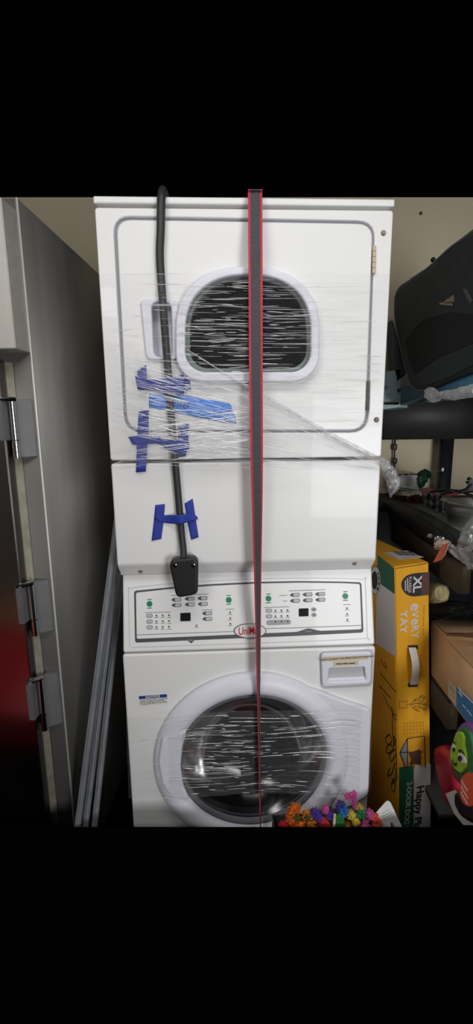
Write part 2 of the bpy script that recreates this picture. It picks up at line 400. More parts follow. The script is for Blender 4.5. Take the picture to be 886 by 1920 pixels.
slab('handle_recess', DP, [roundpoly([(281, 565), (322, 565), (324, 671), (286, 671)], 10)], -.035, .006, .001, 'whiteb', dd)
bm = bmesh.new()
rp = [DP.pt(x, y, 0) for x, y in rec]; vb = [bm.verts.new(p) for p in rp]; vc = [bm.verts.new(p+V((0, .034, 0))) for p in rp]
for i in range(len(vb)): bm.faces.new((vb[i], vb[i-1], vc[i-1], vc[i]))
ob('handle_recess_wall', bm, 'whiteb', dd)
for (x, ya, yb, mt_) in ((701, 461, 513, 'beige'), (690, 713, 770, 'screwd')):
    bm = bmesh.new(); pa, pb = DP.pt(x, ya, .004), DP.pt(x-(2 if ya > 600 else 1), yb, .004); n = 5
    for k in range(n):
        a, b = pa.lerp(pb, k/n+.01), pa.lerp(pb, (k+1)/n-.01); tube(bm, [a, b], .0042, 10)
    ob('hinge', bm, mt_, dd)
def screw(x, y, pl, r, mt, parent, off=.0):
    p = pl.pt(x, y, off); bm = bmesh.new()
    c = p
    for rad, h0, h1 in ((r*1.5, 0, .0015), (r, .0015, .005)):
        a = c+pl.n*h0; b = c+pl.n*h1; tube(bm, [a, b], rad, 12)
    return ob('screw', bm, mt, parent)
screw(718, 437, DP, .0042, 'screw', cab); screw(705, 787, DP, .0045, 'screwd', cab)
# lower access panel with a slanted lip
lp = slab('lower_panel', DP, [rr(*L_(XL, z3), *L_(XR, z2-.004), .006)], -.02, .02, .005, 'white', st, px=False)
bm = bmesh.new()
prof = [(D-.0005, z3+.008), (D, z3+.002), (D+.004, z3-.004), (D+.026, z3-.026), (D+.030, z3-.034), (D+.060, z3-.036), (D+.060, z3+.01)]
A = [bm.verts.new((XL+.002, y, z)) for y, z in prof]; B = [bm.verts.new((XR-.002, y, z)) for y, z in prof]
for i in range(len(prof)-1): bm.faces.new((A[i], B[i], B[i+1], A[i+1]))
bm.faces.new(A); bm.faces.new(B[::-1])
lip = ob('panel_lip', bm, 'white', lp)
LIP = Pl((.08, D+.015, z3-.015), (0, -1, -1))
screw(263, 1071, LIP, .004, 'screw', lp); screw(664, 1056, LIP, .004, 'screw', lp)
bm = bmesh.new(); box(bm, ((XL+XR)/2, D+.37, (z2+z3)/2-.02), (XR-XL-.004, .68, z2-z3+.03)); ob('panel_side', bm, 'white', lp)
# washer
WY = 1.128
WP = Pl((.08, WY, H), (0, -1, 0))
wl, wr = -.2575, .4265
ztop = atY(466, 1219, WY).z
CT = V((.08, WY+.055, ztop+.215)); CBm = V((.08, WY, ztop+.004))
t_ = (CT-CBm).normalized(); CN = V((1, 0, 0)).cross(t_)
if CN.y > 0: CN = -CN
CP = Pl(CBm, CN)
clen = (CT-CBm).length
con = slab('control_panel', CP, [rr(wl-.08+.002, 0, wr-.08-.002, clen, .006)], -.06, .06, .005, 'white', st, px=False)
wc_o = [rr(wl-.08, -H+.03, wr-.08, ztop-.002-H, .007)]
DC = V((.088, WY, H-.936))
wcab = slab('washer_cabinet', WP, [wc_o[0], [(DC.x-.08+.24*math.cos(a*math.pi/36), DC.z-H+.24*math.sin(a*math.pi/36)) for a in range(72)]], -.02, .02, .005, 'white', st, px=False)
bm = bmesh.new(); box(bm, ((wl+wr)/2, WY+.36, (ztop+.03)/2), (wr-wl-.004, .68, ztop-.03-.004))
bmesh.ops.delete(bm, geom=[f for f in bm.faces if f.normal.y < -.9], context='FACES'); ob('washer_side', bm, 'white', wcab)
bm = bmesh.new(); box(bm, ((wl+wr)/2, WY+.4, ztop+.1), (wr-wl-.02, .56, .22)); ob('console_back', bm, 'white', con)
for sx in (wl+.05, wr-.05):
    for sy in (WY+.06, WY+.62): bm = bmesh.new(); lathe(bm, [(.001, 0), (.022, 0), (.022, .012), (.012, .014), (.012, .032)], (sx, sy, 0), 'Z', 16); ob('foot', bm, 'dark', st)
# console print
bord_o = [(251, 1108), (330, 1100), (400, 1095), (480, 1091), (560, 1089.5), (640, 1090.5), (677, 1092), (681, 1186), (560, 1192), (440, 1197), (253, 1205)]
bord_i = [(254.5, 1111), (330, 1103), (400, 1098), (480, 1094), (560, 1092.3), (640, 1093.2), (674.3, 1095), (677.5, 1180), (600, 1183), (578, 1178), (556, 1185), (440, 1190), (256, 1198)]
slab('console_border', CP, [roundpoly(bord_o, 5), roundpoly(bord_i, 4)], 0, .0012, .0003, 'outline', con)
slab('border_notch', CP, [[(348, 1199), (368, 1198), (358, 1206)]], .0002, .0012, .0002, 'outline', con)
strokes('console_rule', CP, [[(255, 1190.5), (350, 1187), (440, 1184)], [(498, 1178.5), (560, 1177), (677, 1172.5)]], .6, 'mark', con)
strokes('console_edge', CP, [[(243, 1212), (241, 1110), (245, 1103), (300, 1096), (400, 1089), (500, 1085), (600, 1084), (680, 1086), (684, 1090), (688, 1192), (684, 1197), (560, 1203), (245, 1214)]], .5, 'btnl', con)
def disc(name, x, y, rx, ry, mt, parent=con, off=0, th=.0015): return slab(name, CP, [ellipse(x, y, rx, ry, 20)], off, th, .0004, mt, parent)
for x, y in ((280, 1132.3), (428.5, 1125), (503, 1122.3), (647, 1117.8)):
    g = disc('start_button', x, y, 5.4, 5.4, 'green')
    for sg in ([(x-4, y-8.2), (x+4, y-8.6)], [(x-4.5, y+8), (x+4.5, y+7.6)]): strokes('button_print', CP, [sg], .9, 'greent', g)
for x, y in ((280, 1154.7), (280.3, 1165.6), (280.5, 1176.4), (504, 1145.3), (504.3, 1155.8)):
    b = slab('select_button', CP, [roundpoly([(x-6, y-3.6), (x+6, y-4), (x+6, y+3.4), (x-6, y+3.8)], 3.4)], 0, .0016, .0004, 'btn', con)
    slab('button_face', CP, [roundpoly([(x-4, y-2), (x+4, y-2.2), (x+4, y+1.8), (x-4, y+2)], 1.8)], .0014, .0006, .0002, 'btnl', b)
slab('select_button', CP, [roundpoly([(499, 1163), (544.5, 1161.5), (545, 1170.5), (499.5, 1172.5)], 4.5)], 0, .0014, .0004, 'btn', con)
for x, y in ((588, 1142.8), (588.3, 1153)):
    b = disc('arrow_button', x, y, 4.8, 3.9, 'btn'); disc('button_face', x, y, 1.6, 1.3, 'outline', b, .0014, .0006)
for x, y in ((330, 1124.5), (355, 1122.8), (379, 1121.8), (330.4, 1134.6), (355.3, 1133.4), (379.4, 1132.5), (387.8, 1150), (388, 1160.4),
             (552, 1115.5), (575.8, 1114.7), (599.4, 1113.9), (552.4, 1126.5), (576, 1125.6), (599.8, 1124.6)):
    b = slab('cycle_button', CP, [roundpoly([(x-10, y+.5), (x-5, y-3.2), (x+9.5, y-4), (x+9.5, y+3.2), (x-4, y+3.8)], 3)], 0, .0014, .0004, 'outline', con)
    slab('button_face', CP, [roundpoly([(x-2.5, y-2.9), (x+8.6, y-3.2), (x+8.6, y+2.5), (x-2.5, y+2.9)], 2.6)], .0012, .0007, .0002, 'btnl', b)
for x0, y0, x1, y1 in ((337.8, 1149.6, 357, 1165), (559.8, 1141.2, 578, 1156)):
    slab('display', CP, [roundpoly([(x0, y0), (x1, y0-.6), (x1, y1-.6), (x0, y1)], 1.2)], 0, .0016, .0004, 'disp', con)
for gx, gy in (((293, 304.8, 316.6), (1154.3, 1165.2, 1176)), ((516, 527.3, 538.8), (1145, 1155.5, 1166))):
    for i, x in enumerate(gx):
        for y in gy:
            disc('indicator_light', x, y-i*.4, 1.6, 1.6, 'outline', con, .0012, .0008)
for x, y in ((368, 1172.8), (431, 1148.2), (431.3, 1159), (431.6, 1169.6), (650, 1140.5), (650.4, 1151.4), (650.8, 1161.8)):
    disc('indicator_light', x, y, 1.6, 1.6, 'outline', con, 0, .0012)
caps = []
for x, y in [(a, b+3.8) for a in (293, 305, 317) for b in (1154, 1165, 1176)]+[(516, 1148.5), (527, 1148), (539, 1147.5), (516, 1159), (527, 1158.6), (539, 1158), (368, 1176.3), (431, 1151.8), (431, 1162.6), (431, 1173), (650, 1144), (650, 1155), (651, 1165.3)]:
    caps.append([(x-4, y), (x+4, y-.3)])
caps += [[(272, 1149), (320, 1147.5)], [(321, 1116.8), (391, 1113.6)], [(378, 1144), (398, 1143.3)], [(423, 1142.6), (438, 1142)], [(541, 1108), (609, 1105.5)],
         [(495, 1139.5), (542, 1137.5)], [(643, 1134), (657, 1133.4)], [(523, 1116.8), (538, 1116.4)], [(530, 1127), (538, 1126.8)]]
strokes('caption_print', CP, caps, .55, 'mark', con)
text('console_text', 'Washer', CP, 357.5, 1200.6, 3.2, 'btnl', con, .0022); text('console_text', 'Dryer', CP, 578, 1183.6, 3.2, 'btnl', con, .0022)
bd = slab('badge', CP, [ellipse(468.5, 1183, 30.5, 14)], .001, .003, .001, 'outline', con)
slab('badge_face', CP, [ellipse(468.5, 1183, 29, 12.8)], .0035, .001, .0004, 'badge', bd)
text('badge_text', 'UniMac', CP, 446, 1184.5, 14.5, 'logo', bd, .005, .03, .70, 'LEFT', .0003, .12, .02)
# detergent drawer
dr = slab('detergent_drawer', WP, [roundpoly([(602, 1226.5), (697, 1222), (695, 1283), (604, 1288.5)], 8), roundpoly([(617, 1253.5), (683, 1251), (686, 1275.5), (614, 1278.5)], 4)], 0, .012, .004, 'whiteb', st)
slab('drawer_surround', WP, [roundpoly([(598, 1222), (700, 1217), (698, 1287), (600, 1292)], 10)], 0, .0015, .0006, 'btnl', dr)
bm = bmesh.new()
a, b, c, d = [WP.pt(x, y, .011) for x, y in ((616, 1252), (684, 1250), (687, 1277), (613, 1280))]
e, f = a+V((0, .05, -.004)), b+V((0, .05, -.004))
for q in ((a, b, f, e), (e, f, c, d), (a, e, d), (b, c, f)): bm.faces.new([bm.verts.new(p) for p in q])
ob('drawer_pull', bm, 'whiteb', dr)
lb = slab('drawer_label', WP, [[(604.5, 1232.2), (690, 1228.6), (690, 1236.4), (604.5, 1240.2)]], .012, .0004, .0001, 'beige', dr)
text('label_text', 'THROW LAUNDRY THIS DIRECTION INTO MACHINE', WP, 649, 1234.2, 3.4, 'txtd', lb, .0129, .043, .86)
lb = slab('drawer_label', WP, [[(624, 1240.5), (671.5, 1238.2), (671.5, 1247), (624, 1249.2)]], .012, .0004, .0001, 'beige', dr)
strokes('label_text', WP, [[(630, 1245), (640, 1244.6)], [(642, 1244.5), (652, 1244.1)], [(654, 1244), (665, 1243.5)]], 1.0, 'txtd', lb, .0129)
# notice sticker
ns = slab('notice_label', WP, [[(260, 1305.5), (312.5, 1301.5), (313.3, 1319.5), (261, 1324)]], 0, .0006, .0001, 'paper', wcab)
slab('label_header', WP, [[(260, 1305.5), (312.5, 1301.5), (312.7, 1307.3), (260.3, 1311.3)]], .0006, .0004, .0001, 'navy', ns)
text('label_text', 'NOTICE', WP, 286, 1306.6, 4.2, 'paper', ns, .0013, .075, 1.15, bold=.03)
for k, tx in enumerate(('Washer LOCK LIGHT must go out', 'before attempting to open door.', 'To open, push down on door latch')):
    text('label_text', tx, WP, 262.5, 1314.4+k*3.2, 2.3, 'txtd', ns, .0009, .075, 1.0, 'LEFT')
# washer door
wd = ob('washer_door', (lambda b: (lathe(b, [(.270, 0), (.2745, -.003), (.275, -.010), (.271, -.016), (.250, -.026), (.232, -.028), (.222, -.025), (.215, -.018), (.2105, -.008), (.209, 0), (.209, .03)], DC, 'Y', 96), b)[1])(bmesh.new()), 'whiteb', st)
wing = [(566, 1287), (605, 1299), (640, 1313), (680, 1326), (695, 1332), (694, 1400), (691, 1492), (655, 1515), (620, 1520), (625, 1400), (600, 1320)]
slab('door_wing', WP, [roundpoly(wing, 8)], 0, .015, .006, 'whiteb', wd, res=5)
slab('door_grip', WP, [roundpoly([(303, 1385), (350, 1370), (341, 1405), (338, 1440), (343, 1475), (354, 1500), (322, 1500), (303, 1470), (296, 1430)], 6)], .014, .014, .006, 'whiteb', wd)
bm = bmesh.new(); lathe(bm, [(.208, -.002), (.204, .004), (.19, .015), (.165, .05), (.14, .085), (.10, .10), (.05, .106), (.001, .108)], DC, 'Y', 72); ob('door_glass', bm, 'glw', wd)
bm = bmesh.new(); lathe(bm, [(.2105, -.006), (.203, -.009), (.198, -.004), (.199, .008)], DC, 'Y', 72); ob('glass_rim', bm, 'rubber', wd)
bm = bmesh.new(); lathe(bm, [(.24, .004), (.215, .0), (.205, .02), (.222, .035), (.21, .055), (.228, .07), (.24, .075)], DC, 'Y', 72); ob('door_gasket', bm, 'rubber', wcab)
bm = bmesh.new(); lathe(bm, [(.235, .08), (.25, .1), (.25, .40), (.24, .42), (.12, .43), (.1, .415), (.001, .41)], DC, 'Y', 60)
dm = ob('drum', bm, 'drum', wcab)
for k in range(3):
    a = math.radians(90+120*k+20); bm = bmesh.new()
    tube(bm, [DC+V((.235*math.cos(a), .1, .235*math.sin(a))), DC+V((.215*math.cos(a), .2, .215*math.sin(a))), DC+V((.215*math.cos(a), .34, .215*math.sin(a))), DC+V((.24*math.cos(a), .41, .24*math.sin(a)))], [.02, .034, .034, .02], 10)
    ob('drum_paddle', bm, 'drum', dm)

# ------------------------------------------------------------------ power cord and its plug
pc = thing('power_cord', 'thick black power cord with a square plug hanging down the front of the dryer', 'power cord', (.0, 1.13, 1.0))
cpath = [(303, 371, .016), (301, 430, .013), (299.5, 480, .013), (303, 540, .013), (306, 580, .030), (311, 650, .030), (315, 700, .016), (319.5, 760, .015), (325, 830, .0155), (333, 920, .012), (340, 1000, .013), (343.5, 1030, .019), (344, 1052, .028)]
cw = [DP.pt(x, y, o) for x, y, o in cpath]
CORD = smooth_path([V((cw[0].x+.01, D+.5, TOP+.014)), V((cw[0].x+.004, D+.08, TOP+.012)), V((cw[0].x, D-.004, TOP+.008))]+cw[1:], 8)
bm = bmesh.new(); tube(bm, CORD, [lerp(.0098, .0086, i/len(CORD)) for i in range(len(CORD))], 14); ob('cord', bm, 'cord', pc)
pg = slab('plug', DP, [roundpoly([(317, 1060), (322, 1050), (364, 1046), (371, 1053), (370.5, 1113), (360, 1117), (336, 1121.5), (329, 1117)], 7)], .012, .034, .006, 'dark', pc)
for x in (327.8, 362): screw(x, 1060, DP, .0036, 'chrome', pg, .046)
for k in range(3): slab('plug_ridge', DP, [roundpoly([(334, 1055+k*4), (352, 1054+k*4), (352, 1056+k*4), (334, 1057+k*4)], .8)], .0455, .001, .0003, 'dark', pg)
bm = bmesh.new()
for k in (-1, 0, 1): box(bm, DP.pt(349+k*10, 1112, .018)+V((0, .016, -.004 if k else 0)), (.005, .024, .010))
ob('prong', bm, 'chrome', pg)

# ------------------------------------------------------------------ painter's tape
CX = lambda z: min(CORD, key=lambda p: abs(p.z-z)+(9 if p.y > D else 0)).x
def tape(label, e1_, e2_, mt, over=0, base=.0025, group='blue tape strips holding the power cord', n=18):
    """strip between two edge lines (pixels on the dryer front); 'over' lifts it over the cord"""
    def samp(e, t):
        t *= len(e)-1; i = min(int(t), len(e)-2); f = t-i
        return (lerp(e[i][0], e[i+1][0], f), lerp(e[i][1], e[i+1][1], f))
    bm = bmesh.new()
    def fn(u, v):
        a = samp(e1_, u); b = samp(e2_, u); x, y = lerp(a[0], b[0], v), lerp(a[1], b[1], v)
        p = DP.pt(x, y, 0); o = base
        if over: o = base+over*math.exp(-((p.x-CX(p.z))/.021)**2)+.0012*noise.noise(p*60)
        return DP.pt(x, y, o)
    sheet(bm, fn, n, 4)
    o = ob('painters_tape', bm, mt); o.modifiers.new('thickness', 'SOLIDIFY').thickness = .0003
    return tag(o, label, 'tape', group)
tape('upper left blue tape tab on the dryer door under the film', [(257, 697), (265, 690), (274, 684)], [(262, 733), (269, 732), (277, 728)], 'blue', 0, .0175)
tape('blue tape band over the cord just below the dryer door handle', [(253, 705), (275, 712), (318, 709), (345, 705), (356, 714)], [(258, 730), (280, 731), (315, 737), (335, 737), (358, 731)], 'blue', .028, .004)
tape('upper right blue tape tab beside the cord near the window ring', [(327, 709), (335, 706), (344, 700)], [(328, 740), (336, 741), (345, 738)], 'blue', 0, .0175)
tl = tape('long light blue tape strip with handwriting, slanting across the dryer door', [(279, 737), (345, 741), (395, 750), (432, 757), (437, 772)], [(279, 765), (340, 776), (390, 787), (442, 796), (443, 785)], 'bluel', 0, .0030)
strokes('handwriting', DP, [[(328, 752), (335, 748), (333, 762)], [(341, 748), (338, 763)], [(347, 750), (344, 764), (350, 765), (352, 760), (346, 759)], [(354, 753), (352, 761), (356, 762)]], .8, 'ink', tl, .0036)
tape('left upright blue tape strip at the lower edge of the dryer door', [(260, 772), (257, 820), (255, 886)], [(279, 769), (277, 820), (273, 884)], 'blue', 0, .0050)
tape('blue tape band over the cord across the bottom of the dryer door', [(240, 819), (290, 815), (318, 825), (352, 826), (356, 835)], [(249, 834), (296, 831), (318, 846), (335, 848), (354, 842)], 'blue', .022, .006)
tape('right upright blue tape strip at the lower edge of the dryer door', [(334, 800), (333, 830), (331, 858)], [(354, 793), (352, 830), (348, 855)], 'blue', 0, .0050)
tape('left upright blue tape strip on the white lower panel', [(291, 947), (288, 980), (284, 1014)], [(309, 945), (306, 980), (302, 1010)], 'blue', 0)
tape('blue tape band over the cord on the white lower panel', [(288, 969), (310, 966), (340, 965), (362, 963), (369, 968)], [(297, 978), (312, 981), (338, 983), (356, 978), (371, 973)], 'blue', .021, .004)
tape('right upright blue tape strip on the white lower panel', [(346, 944), (352, 980), (358, 1012)], [(361, 935), (367, 975), (372, 1007)], 'blue', 0)

# ------------------------------------------------------------------ ratchet strap, twisting towards its lower end
sp_ = thing('ratchet_strap', 'grey webbing strap with red edges running down over the laundry stack', 'strap', (.09, 1.09, 1.0))
spx = [(478, 372, .022, 0), (478.6, 500, .050, 0), (479.5, 700, .053, 2), (481, 860, .053, 18), (482, 960, .052, 35), (482.6, 1060, .046, 50), (483.3, 1150, .050, 58), (484, 1240, .054, 66), (485.2, 1330, .058, 74), (486.5, 1430, .058, 79), (488, 1556, .058, 82)]
path = [(DP.pt(x, y, o), a) for x, y, o, a in spx]
p0 = path[0][0]; pe = path[-1][0]
path = [(V((p0.x-.002, D+.6, TOP+.004)), 0), (V((p0.x, D+.03, TOP+.004)), 0), (V((p0.x, D-.012, TOP+.0035)), 0), ]+path[0:]+[(V((pe.x+.004, pe.y+.02, .30)), 84), (V((pe.x+.006, pe.y+.02, .004)), 84)]
PP = smooth_path([p for p, a in path], 8); AA = []
for i in range(len(path)-1):
    for k in range(8): AA.append(lerp(path[i][1], path[i+1][1], k/8))
AA.append(path[-1][1])
def strip(x0, x1, th, mt, name):
    bm = bmesh.new(); prev = None
    for i, (p, a) in enumerate(zip(PP, AA)):
        t = (PP[min(i+1, len(PP)-1)]-PP[max(i-1, 0)]).normalized()
        sx = V((1, 0, 0)); sx = (sx-t*sx.dot(t)).normalized(); nn = sx.cross(t)
        ar = math.radians(a); ax = sx*math.cos(ar)+nn*math.sin(ar); an = ax.cross(t)
        r = [bm.verts.new(p+ax*x+an*h) for x, h in ((x0, -th), (x1, -th), (x1, th), (x0, th))]
        if prev:
            for k in range(4): bm.faces.new((prev[k], prev[(k+1) % 4], r[(k+1) % 4], r[k]))
        else: bm.faces.new(r)
        prev = r
    bm.faces.new(prev[::-1]); return ob(name, bm, mt, sp_)
hw = .0158
strip(-hw+.0046, hw-.0046, .0009, 'webbing', 'webbing'); strip(-hw, -hw+.0047, .0009, 'red', 'red_edge'); strip(hw-.0047, hw, .0009, 'red', 'red_edge')

# ------------------------------------------------------------------ stretch film on the dryer
def bulge(x, edge0, edge1, w, h): return h*min(1, max(0, (x-edge0)/w))**.6*min(1, max(0, (edge1-x)/w))**.6
sf = thing('stretch_film', 'clear stretch film wrapped around the dryer, bunched into a tail at its lower right corner', 'plastic wrap', (.08, 1.12, 1.4))
def fA(u, v):
    x = lerp(pw(v, [(0, 183), (1, 202)]), pw(v, [(0, 731), (1, 718.5)]), u)
    yl = lerp(512, 790, v); yr = lerp(512, 800, v); y = lerp(yl, yr, u)+3*math.sin(u*9+v*7)*v
    return DP.pt(x, y, .001+bulge(u, 0, 1, .16, .0385)+.0015*noise.noise(V((u*5, v*30, 0))))
def fB(u, v):
    xl = lerp(196, 208.5, v); xr_ = 717
    x = lerp(xl, xr_, u)
    yl = lerp(640, 872, v); yr = lerp(868, 884, v); k = u**1.5
    y = lerp(yl, yr, k)+lerp(30, 4, v)*math.sin(math.pi*u)*.5*(1-u)
    return DP.pt(x, y, .002+bulge(u, 0, 1, .16, .0405)+.0018*noise.noise(V((u*5, v*25, 5))))
def fC(u, v):
    x = lerp(206, 470, u); y = lerp(lerp(800, 884, v), lerp(762, 846, v), u)
    return DP.pt(x, y, .001+.0425*min(1, u/.3)**.6+.001*noise.noise(V((u*5, v*25, 9))))
def fD(u, v):
    x = lerp(206, 452, u); y = lerp(lerp(672, 812, v), lerp(735, 858, v), u)
    return DP.pt(x, y, .001+.0435*min(1, u/.3)**.6+.001*noise.noise(V((u*5, v*25, 19))))
for fn, mt_, nv in ((fA, 'filmA', 60), (fB, 'filmB', 50), (fC, 'filmB', 24)):
    bm = bmesh.new(); sheet(bm, fn, 40, nv); ob('film_layer', bm, mt_, sf, smooth='keep')
# side wraps
def creases(name, fn, n, vdist, parent, lmin=.04, lmax=.3, r0=.00035, r1=.0011, udist=None, n_=10):  # thin white strands along the wrinkles, standing in for their glints
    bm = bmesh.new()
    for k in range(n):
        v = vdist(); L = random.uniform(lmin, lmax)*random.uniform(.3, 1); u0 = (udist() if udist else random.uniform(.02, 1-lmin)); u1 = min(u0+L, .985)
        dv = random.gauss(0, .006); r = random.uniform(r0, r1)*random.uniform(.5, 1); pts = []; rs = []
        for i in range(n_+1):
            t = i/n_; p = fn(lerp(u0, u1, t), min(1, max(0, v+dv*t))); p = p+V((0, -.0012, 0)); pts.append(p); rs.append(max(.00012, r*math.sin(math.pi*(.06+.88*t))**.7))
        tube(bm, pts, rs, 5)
    o = ob(name, bm, 'glint_strand', parent); o['kind'] = 'stuff'; return o
creases('film_crease_glints', fA, 60, lambda: random.uniform(.08, .62), sf, .05, .22, .0003, .0007, lambda: random.uniform(.25, .62))
creases('film_crease_glints', fA, 130, lambda: min(1, max(.01, random.betavariate(1.6, 1.2))), sf, .08, .5, .00025, .0008)
creases('film_crease_glints', fA, 90, lambda: random.uniform(.05, .75), sf, .03, .16, .0004, .0010, lambda: random.gauss(.45, .13))
creases('film_crease_glints', fB, 150, lambda: random.random(), sf, .05, .3, .0003, .0008)
creases('film_crease_glints', fC, 70, lambda: random.random(), sf, .1, .6)
creases('film_crease_glints', fD, 330, lambda: random.random(), sf, .04, .3, .0003, .0007)
rp_ = smooth_path([DP.pt(x, y, o) for x, y, o in ((350, 655, .043), (430, 705, .045), (490, 738, .046), (560, 780, .046), (620, 815, .044), (680, 846, .036), (706, 860, .02), (719, 874, .006))], 8)
bm = bmesh.new(); tube(bm, rp_, [lerp(.0012, .0078, (i/(len(rp_)-1))**1.1) for i in range(len(rp_))], 10, wob=.5); ob('film_rope', bm, 'filmR', sf)
for k, (pts, r_) in enumerate((([(716, 862), (726, 878), (737, 894), (744, 912), (736, 926)], (.008, .012, .011, .007, .002)), ([(718, 870), (723, 890), (731, 906), (733, 922), (731, 933)], (.007, .009, .009, .006, .002)), ([(712, 858), (722, 868), (738, 888), (741, 905)], (.006, .007, .007, .002)))):
    q = smooth_path([atY(x, y, D+.0+k*.006) for x, y in pts], 6); bm = bmesh.new()
    tube(bm, q, [lerp(r_[min(int(i/6), len(r_)-1)], r_[min(int(i/6)+1, len(r_)-1)], (i % 6)/6) for i in range(len(q))], 12, wob=.7); ob('film_tail', bm, 'tailf', sf)
# stretch film on the washer door
wf = thing('stretch_film', 'clear stretch film band across the round washer door', 'plastic wrap', (.08, 1.06, .5))
def wy_(u): return .001+.0305*min(1, max(0, (u-.0)/.2))**.7*min(1, max(0, (1-u)/.16))**.6
def fW(u, v):
    x = lerp(lerp(236, 241, v), lerp(697, 694, v), u)
    yl = lerp(1345, 1500, v); ym = lerp(1334, 1490, v); yr = lerp(1322, 1494, v)
    y = (yl*(1-u)*(1-2*u)+4*u*(1-u)*ym+yr*u*(2*u-1))+2.5*math.sin(u*11+v*5)
    return WP.pt(x, y, wy_(u)+.001*noise.noise(V((u*5, v*25, 2))))
bm = bmesh.new(); sheet(bm, fW, 60, 40); ob('film_layer', bm, 'filmW', wf, smooth='keep')
creases('film_crease_glints', fW, 120, lambda: random.random(), wf, .04, .36, .0003, .0009)
creases('film_crease_glints', fW, 110, lambda: random.betavariate(2, 2), wf, .02, .12, .0004, .0012, lambda: random.gauss(.42, .14))

# ------------------------------------------------------------------ steel refrigerator on the left
a5 = math.radians(5.6)
FD = V((math.sin(a5), math.cos(a5), 0)); K = atY(32.5, 372, 1.135)
FPl = Pl(K, -FD)
def FW(u, v, z): p = K+FPl.ex*u+FD*v; return V((p.x, p.y, z))
rf = thing('refrigerator', 'tall stainless steel commercial refrigerator at the left edge', 'refrigerator', FW(-.4, .4, 0))
bm = bmesh.new()
hexa(bm, [FW(-.8, 0, .15), FW(0, 0, .15), FW(0, 0, K.z), FW(-.8, 0, K.z), FW(-.8, .80, .15), FW(0, .80, .15), FW(0, .80, K.z), FW(-.8, .80, K.z)])
ob('cabinet', bm, 'steelside', rf)
bm = bmesh.new(); hexa(bm, [FW(-.0035, -.003, .15), FW(.0012, -.003, .15), FW(.0012, -.003, K.z+.001), FW(-.0035, -.003, K.z+.001), FW(-.0035, .002, .15), FW(.0012, .002, .15), FW(.0012, .002, K.z+.001), FW(-.0035, .002, K.z+.001)])
ob('corner_edge', bm, 'edge', rf)
zb = FPl.pt(28, 653, .068).z; zt = FPl.pt(2, 369, .068).z
bm = bmesh.new(); u1 = FPl.lo(28, 640, .068)[0]
hexa(bm, [FW(-.8, -.068, zb), FW(u1, -.068, zb), FW(u1, -.068, zt), FW(-.8, -.068, zt), FW(-.8, 0, zb), FW(u1, 0, zb), FW(u1, 0, zt), FW(-.8, 0, zt)])
bmesh.ops.bevel(bm, geom=bm.edges[:], offset=.0015, segments=2, affect='EDGES')
ob('top_cover', bm, 'galv', rf)
bm = bmesh.new(); hexa(bm, [FW(-.8, -.0015, .152), FW(-.0036, -.0015, .152), FW(-.0036, -.0015, K.z-.002), FW(-.8, -.0015, K.z-.002), FW(-.8, .001, .152), FW(-.0036, .001, .152), FW(-.0036, .001, K.z-.002), FW(-.8, .001, K.z-.002)]); ob('front_frame', bm, 'frame', rf)
ud = FPl.lo(29, 1000, .052)[0]; zd = zb-.018
bm = bmesh.new(); hexa(bm, [FW(-.74, -.052, .2), FW(ud, -.052, .2), FW(ud, -.052, zd), FW(-.74, -.052, zd), FW(-.74, -.020, .2), FW(ud, -.020, .2), FW(ud, -.020, zd), FW(-.74, -.020, zd)])
bmesh.ops.bevel(bm, geom=bm.edges[:], offset=.003, segments=3, affect='EDGES')
dor = ob('door', bm, 'door', rf)
bm = bmesh.new()
for k in range(3):
    ug = ud+.001+.0045*k; hexa(bm, [FW(ug-.03, -.019+.005*k, .205), FW(ug, -.019+.005*k, .205), FW(ug, -.019+.005*k, zd-.004), FW(ug-.03, -.019+.005*k, zd-.004)]+[FW(ug-.03, -.001, .205), FW(ug, -.001, .205), FW(ug, -.001, zd-.004), FW(ug-.03, -.001, zd-.004)])
ob('door_gasket', bm, 'gasket', dor)
for ya, yb, xr_ in ((748, 858, 66), (1092, 1190, 97), (1268, 1366, 107)):
    za, zb_ = FPl.pt(40, ya, .03).z, FPl.pt(50, yb, .03).z; um = ud+.016
    zm = lerp(za, zb_, .70)
    bm = bmesh.new()
    hexa(bm, [FW(um, -.024, zb_), FW(-.006, -.005, zb_), FW(-.006, -.005, za), FW(um, -.024, za), FW(um, 0, zb_), FW(-.006, 0, zb_), FW(-.006, 0, za), FW(um, 0, za)])
    bmesh.ops.bevel(bm, geom=bm.edges[:], offset=.002, segments=2, affect='EDGES'); h = ob('hinge', bm, 'plate', rf)
    bm = bmesh.new(); tube(bm, [FW(um-.003, -.032, zm+.002), FW(um-.003, -.032, za-.004)], .0085, 14); tube(bm, [FW(um-.003, -.032, zb_), FW(um-.003, -.032, zm-.001)], .0088, 14)
    ob('hinge_barrel', bm, 'chrome', h)
    bm = bmesh.new(); hexa(bm, [FW(ud-.012, -.060, zm), FW(ud+.004, -.060, zm), FW(ud+.004, -.060, za-.006), FW(ud-.012, -.060, za-.006), FW(ud-.012, -.052, zm), FW(ud+.004, -.034, zm), FW(ud+.004, -.034, za-.006), FW(ud-.012, -.052, za-.006)])
    bmesh.ops.bevel(bm, geom=bm.edges[:], offset=.0015, segments=2, affect='EDGES'); ob('hinge_leaf', bm, 'plate', h)
    bm = bmesh.new(); tube(bm, [FW(ud-.010, -.056, za-.001), FW(um-.003, -.040, za-.001), FW(um+.004, -.030, za-.001)], .006, 8); ob('hinge_cap', bm, 'chrome', h)
bm = bmesh.new()
for u in (-.72, -.07):
    for v in (.07, .72): tube(bm, [FW(u, v, 0), FW(u, v, .15)], .022, 12)
ob('leg', bm, 'steel', rf)

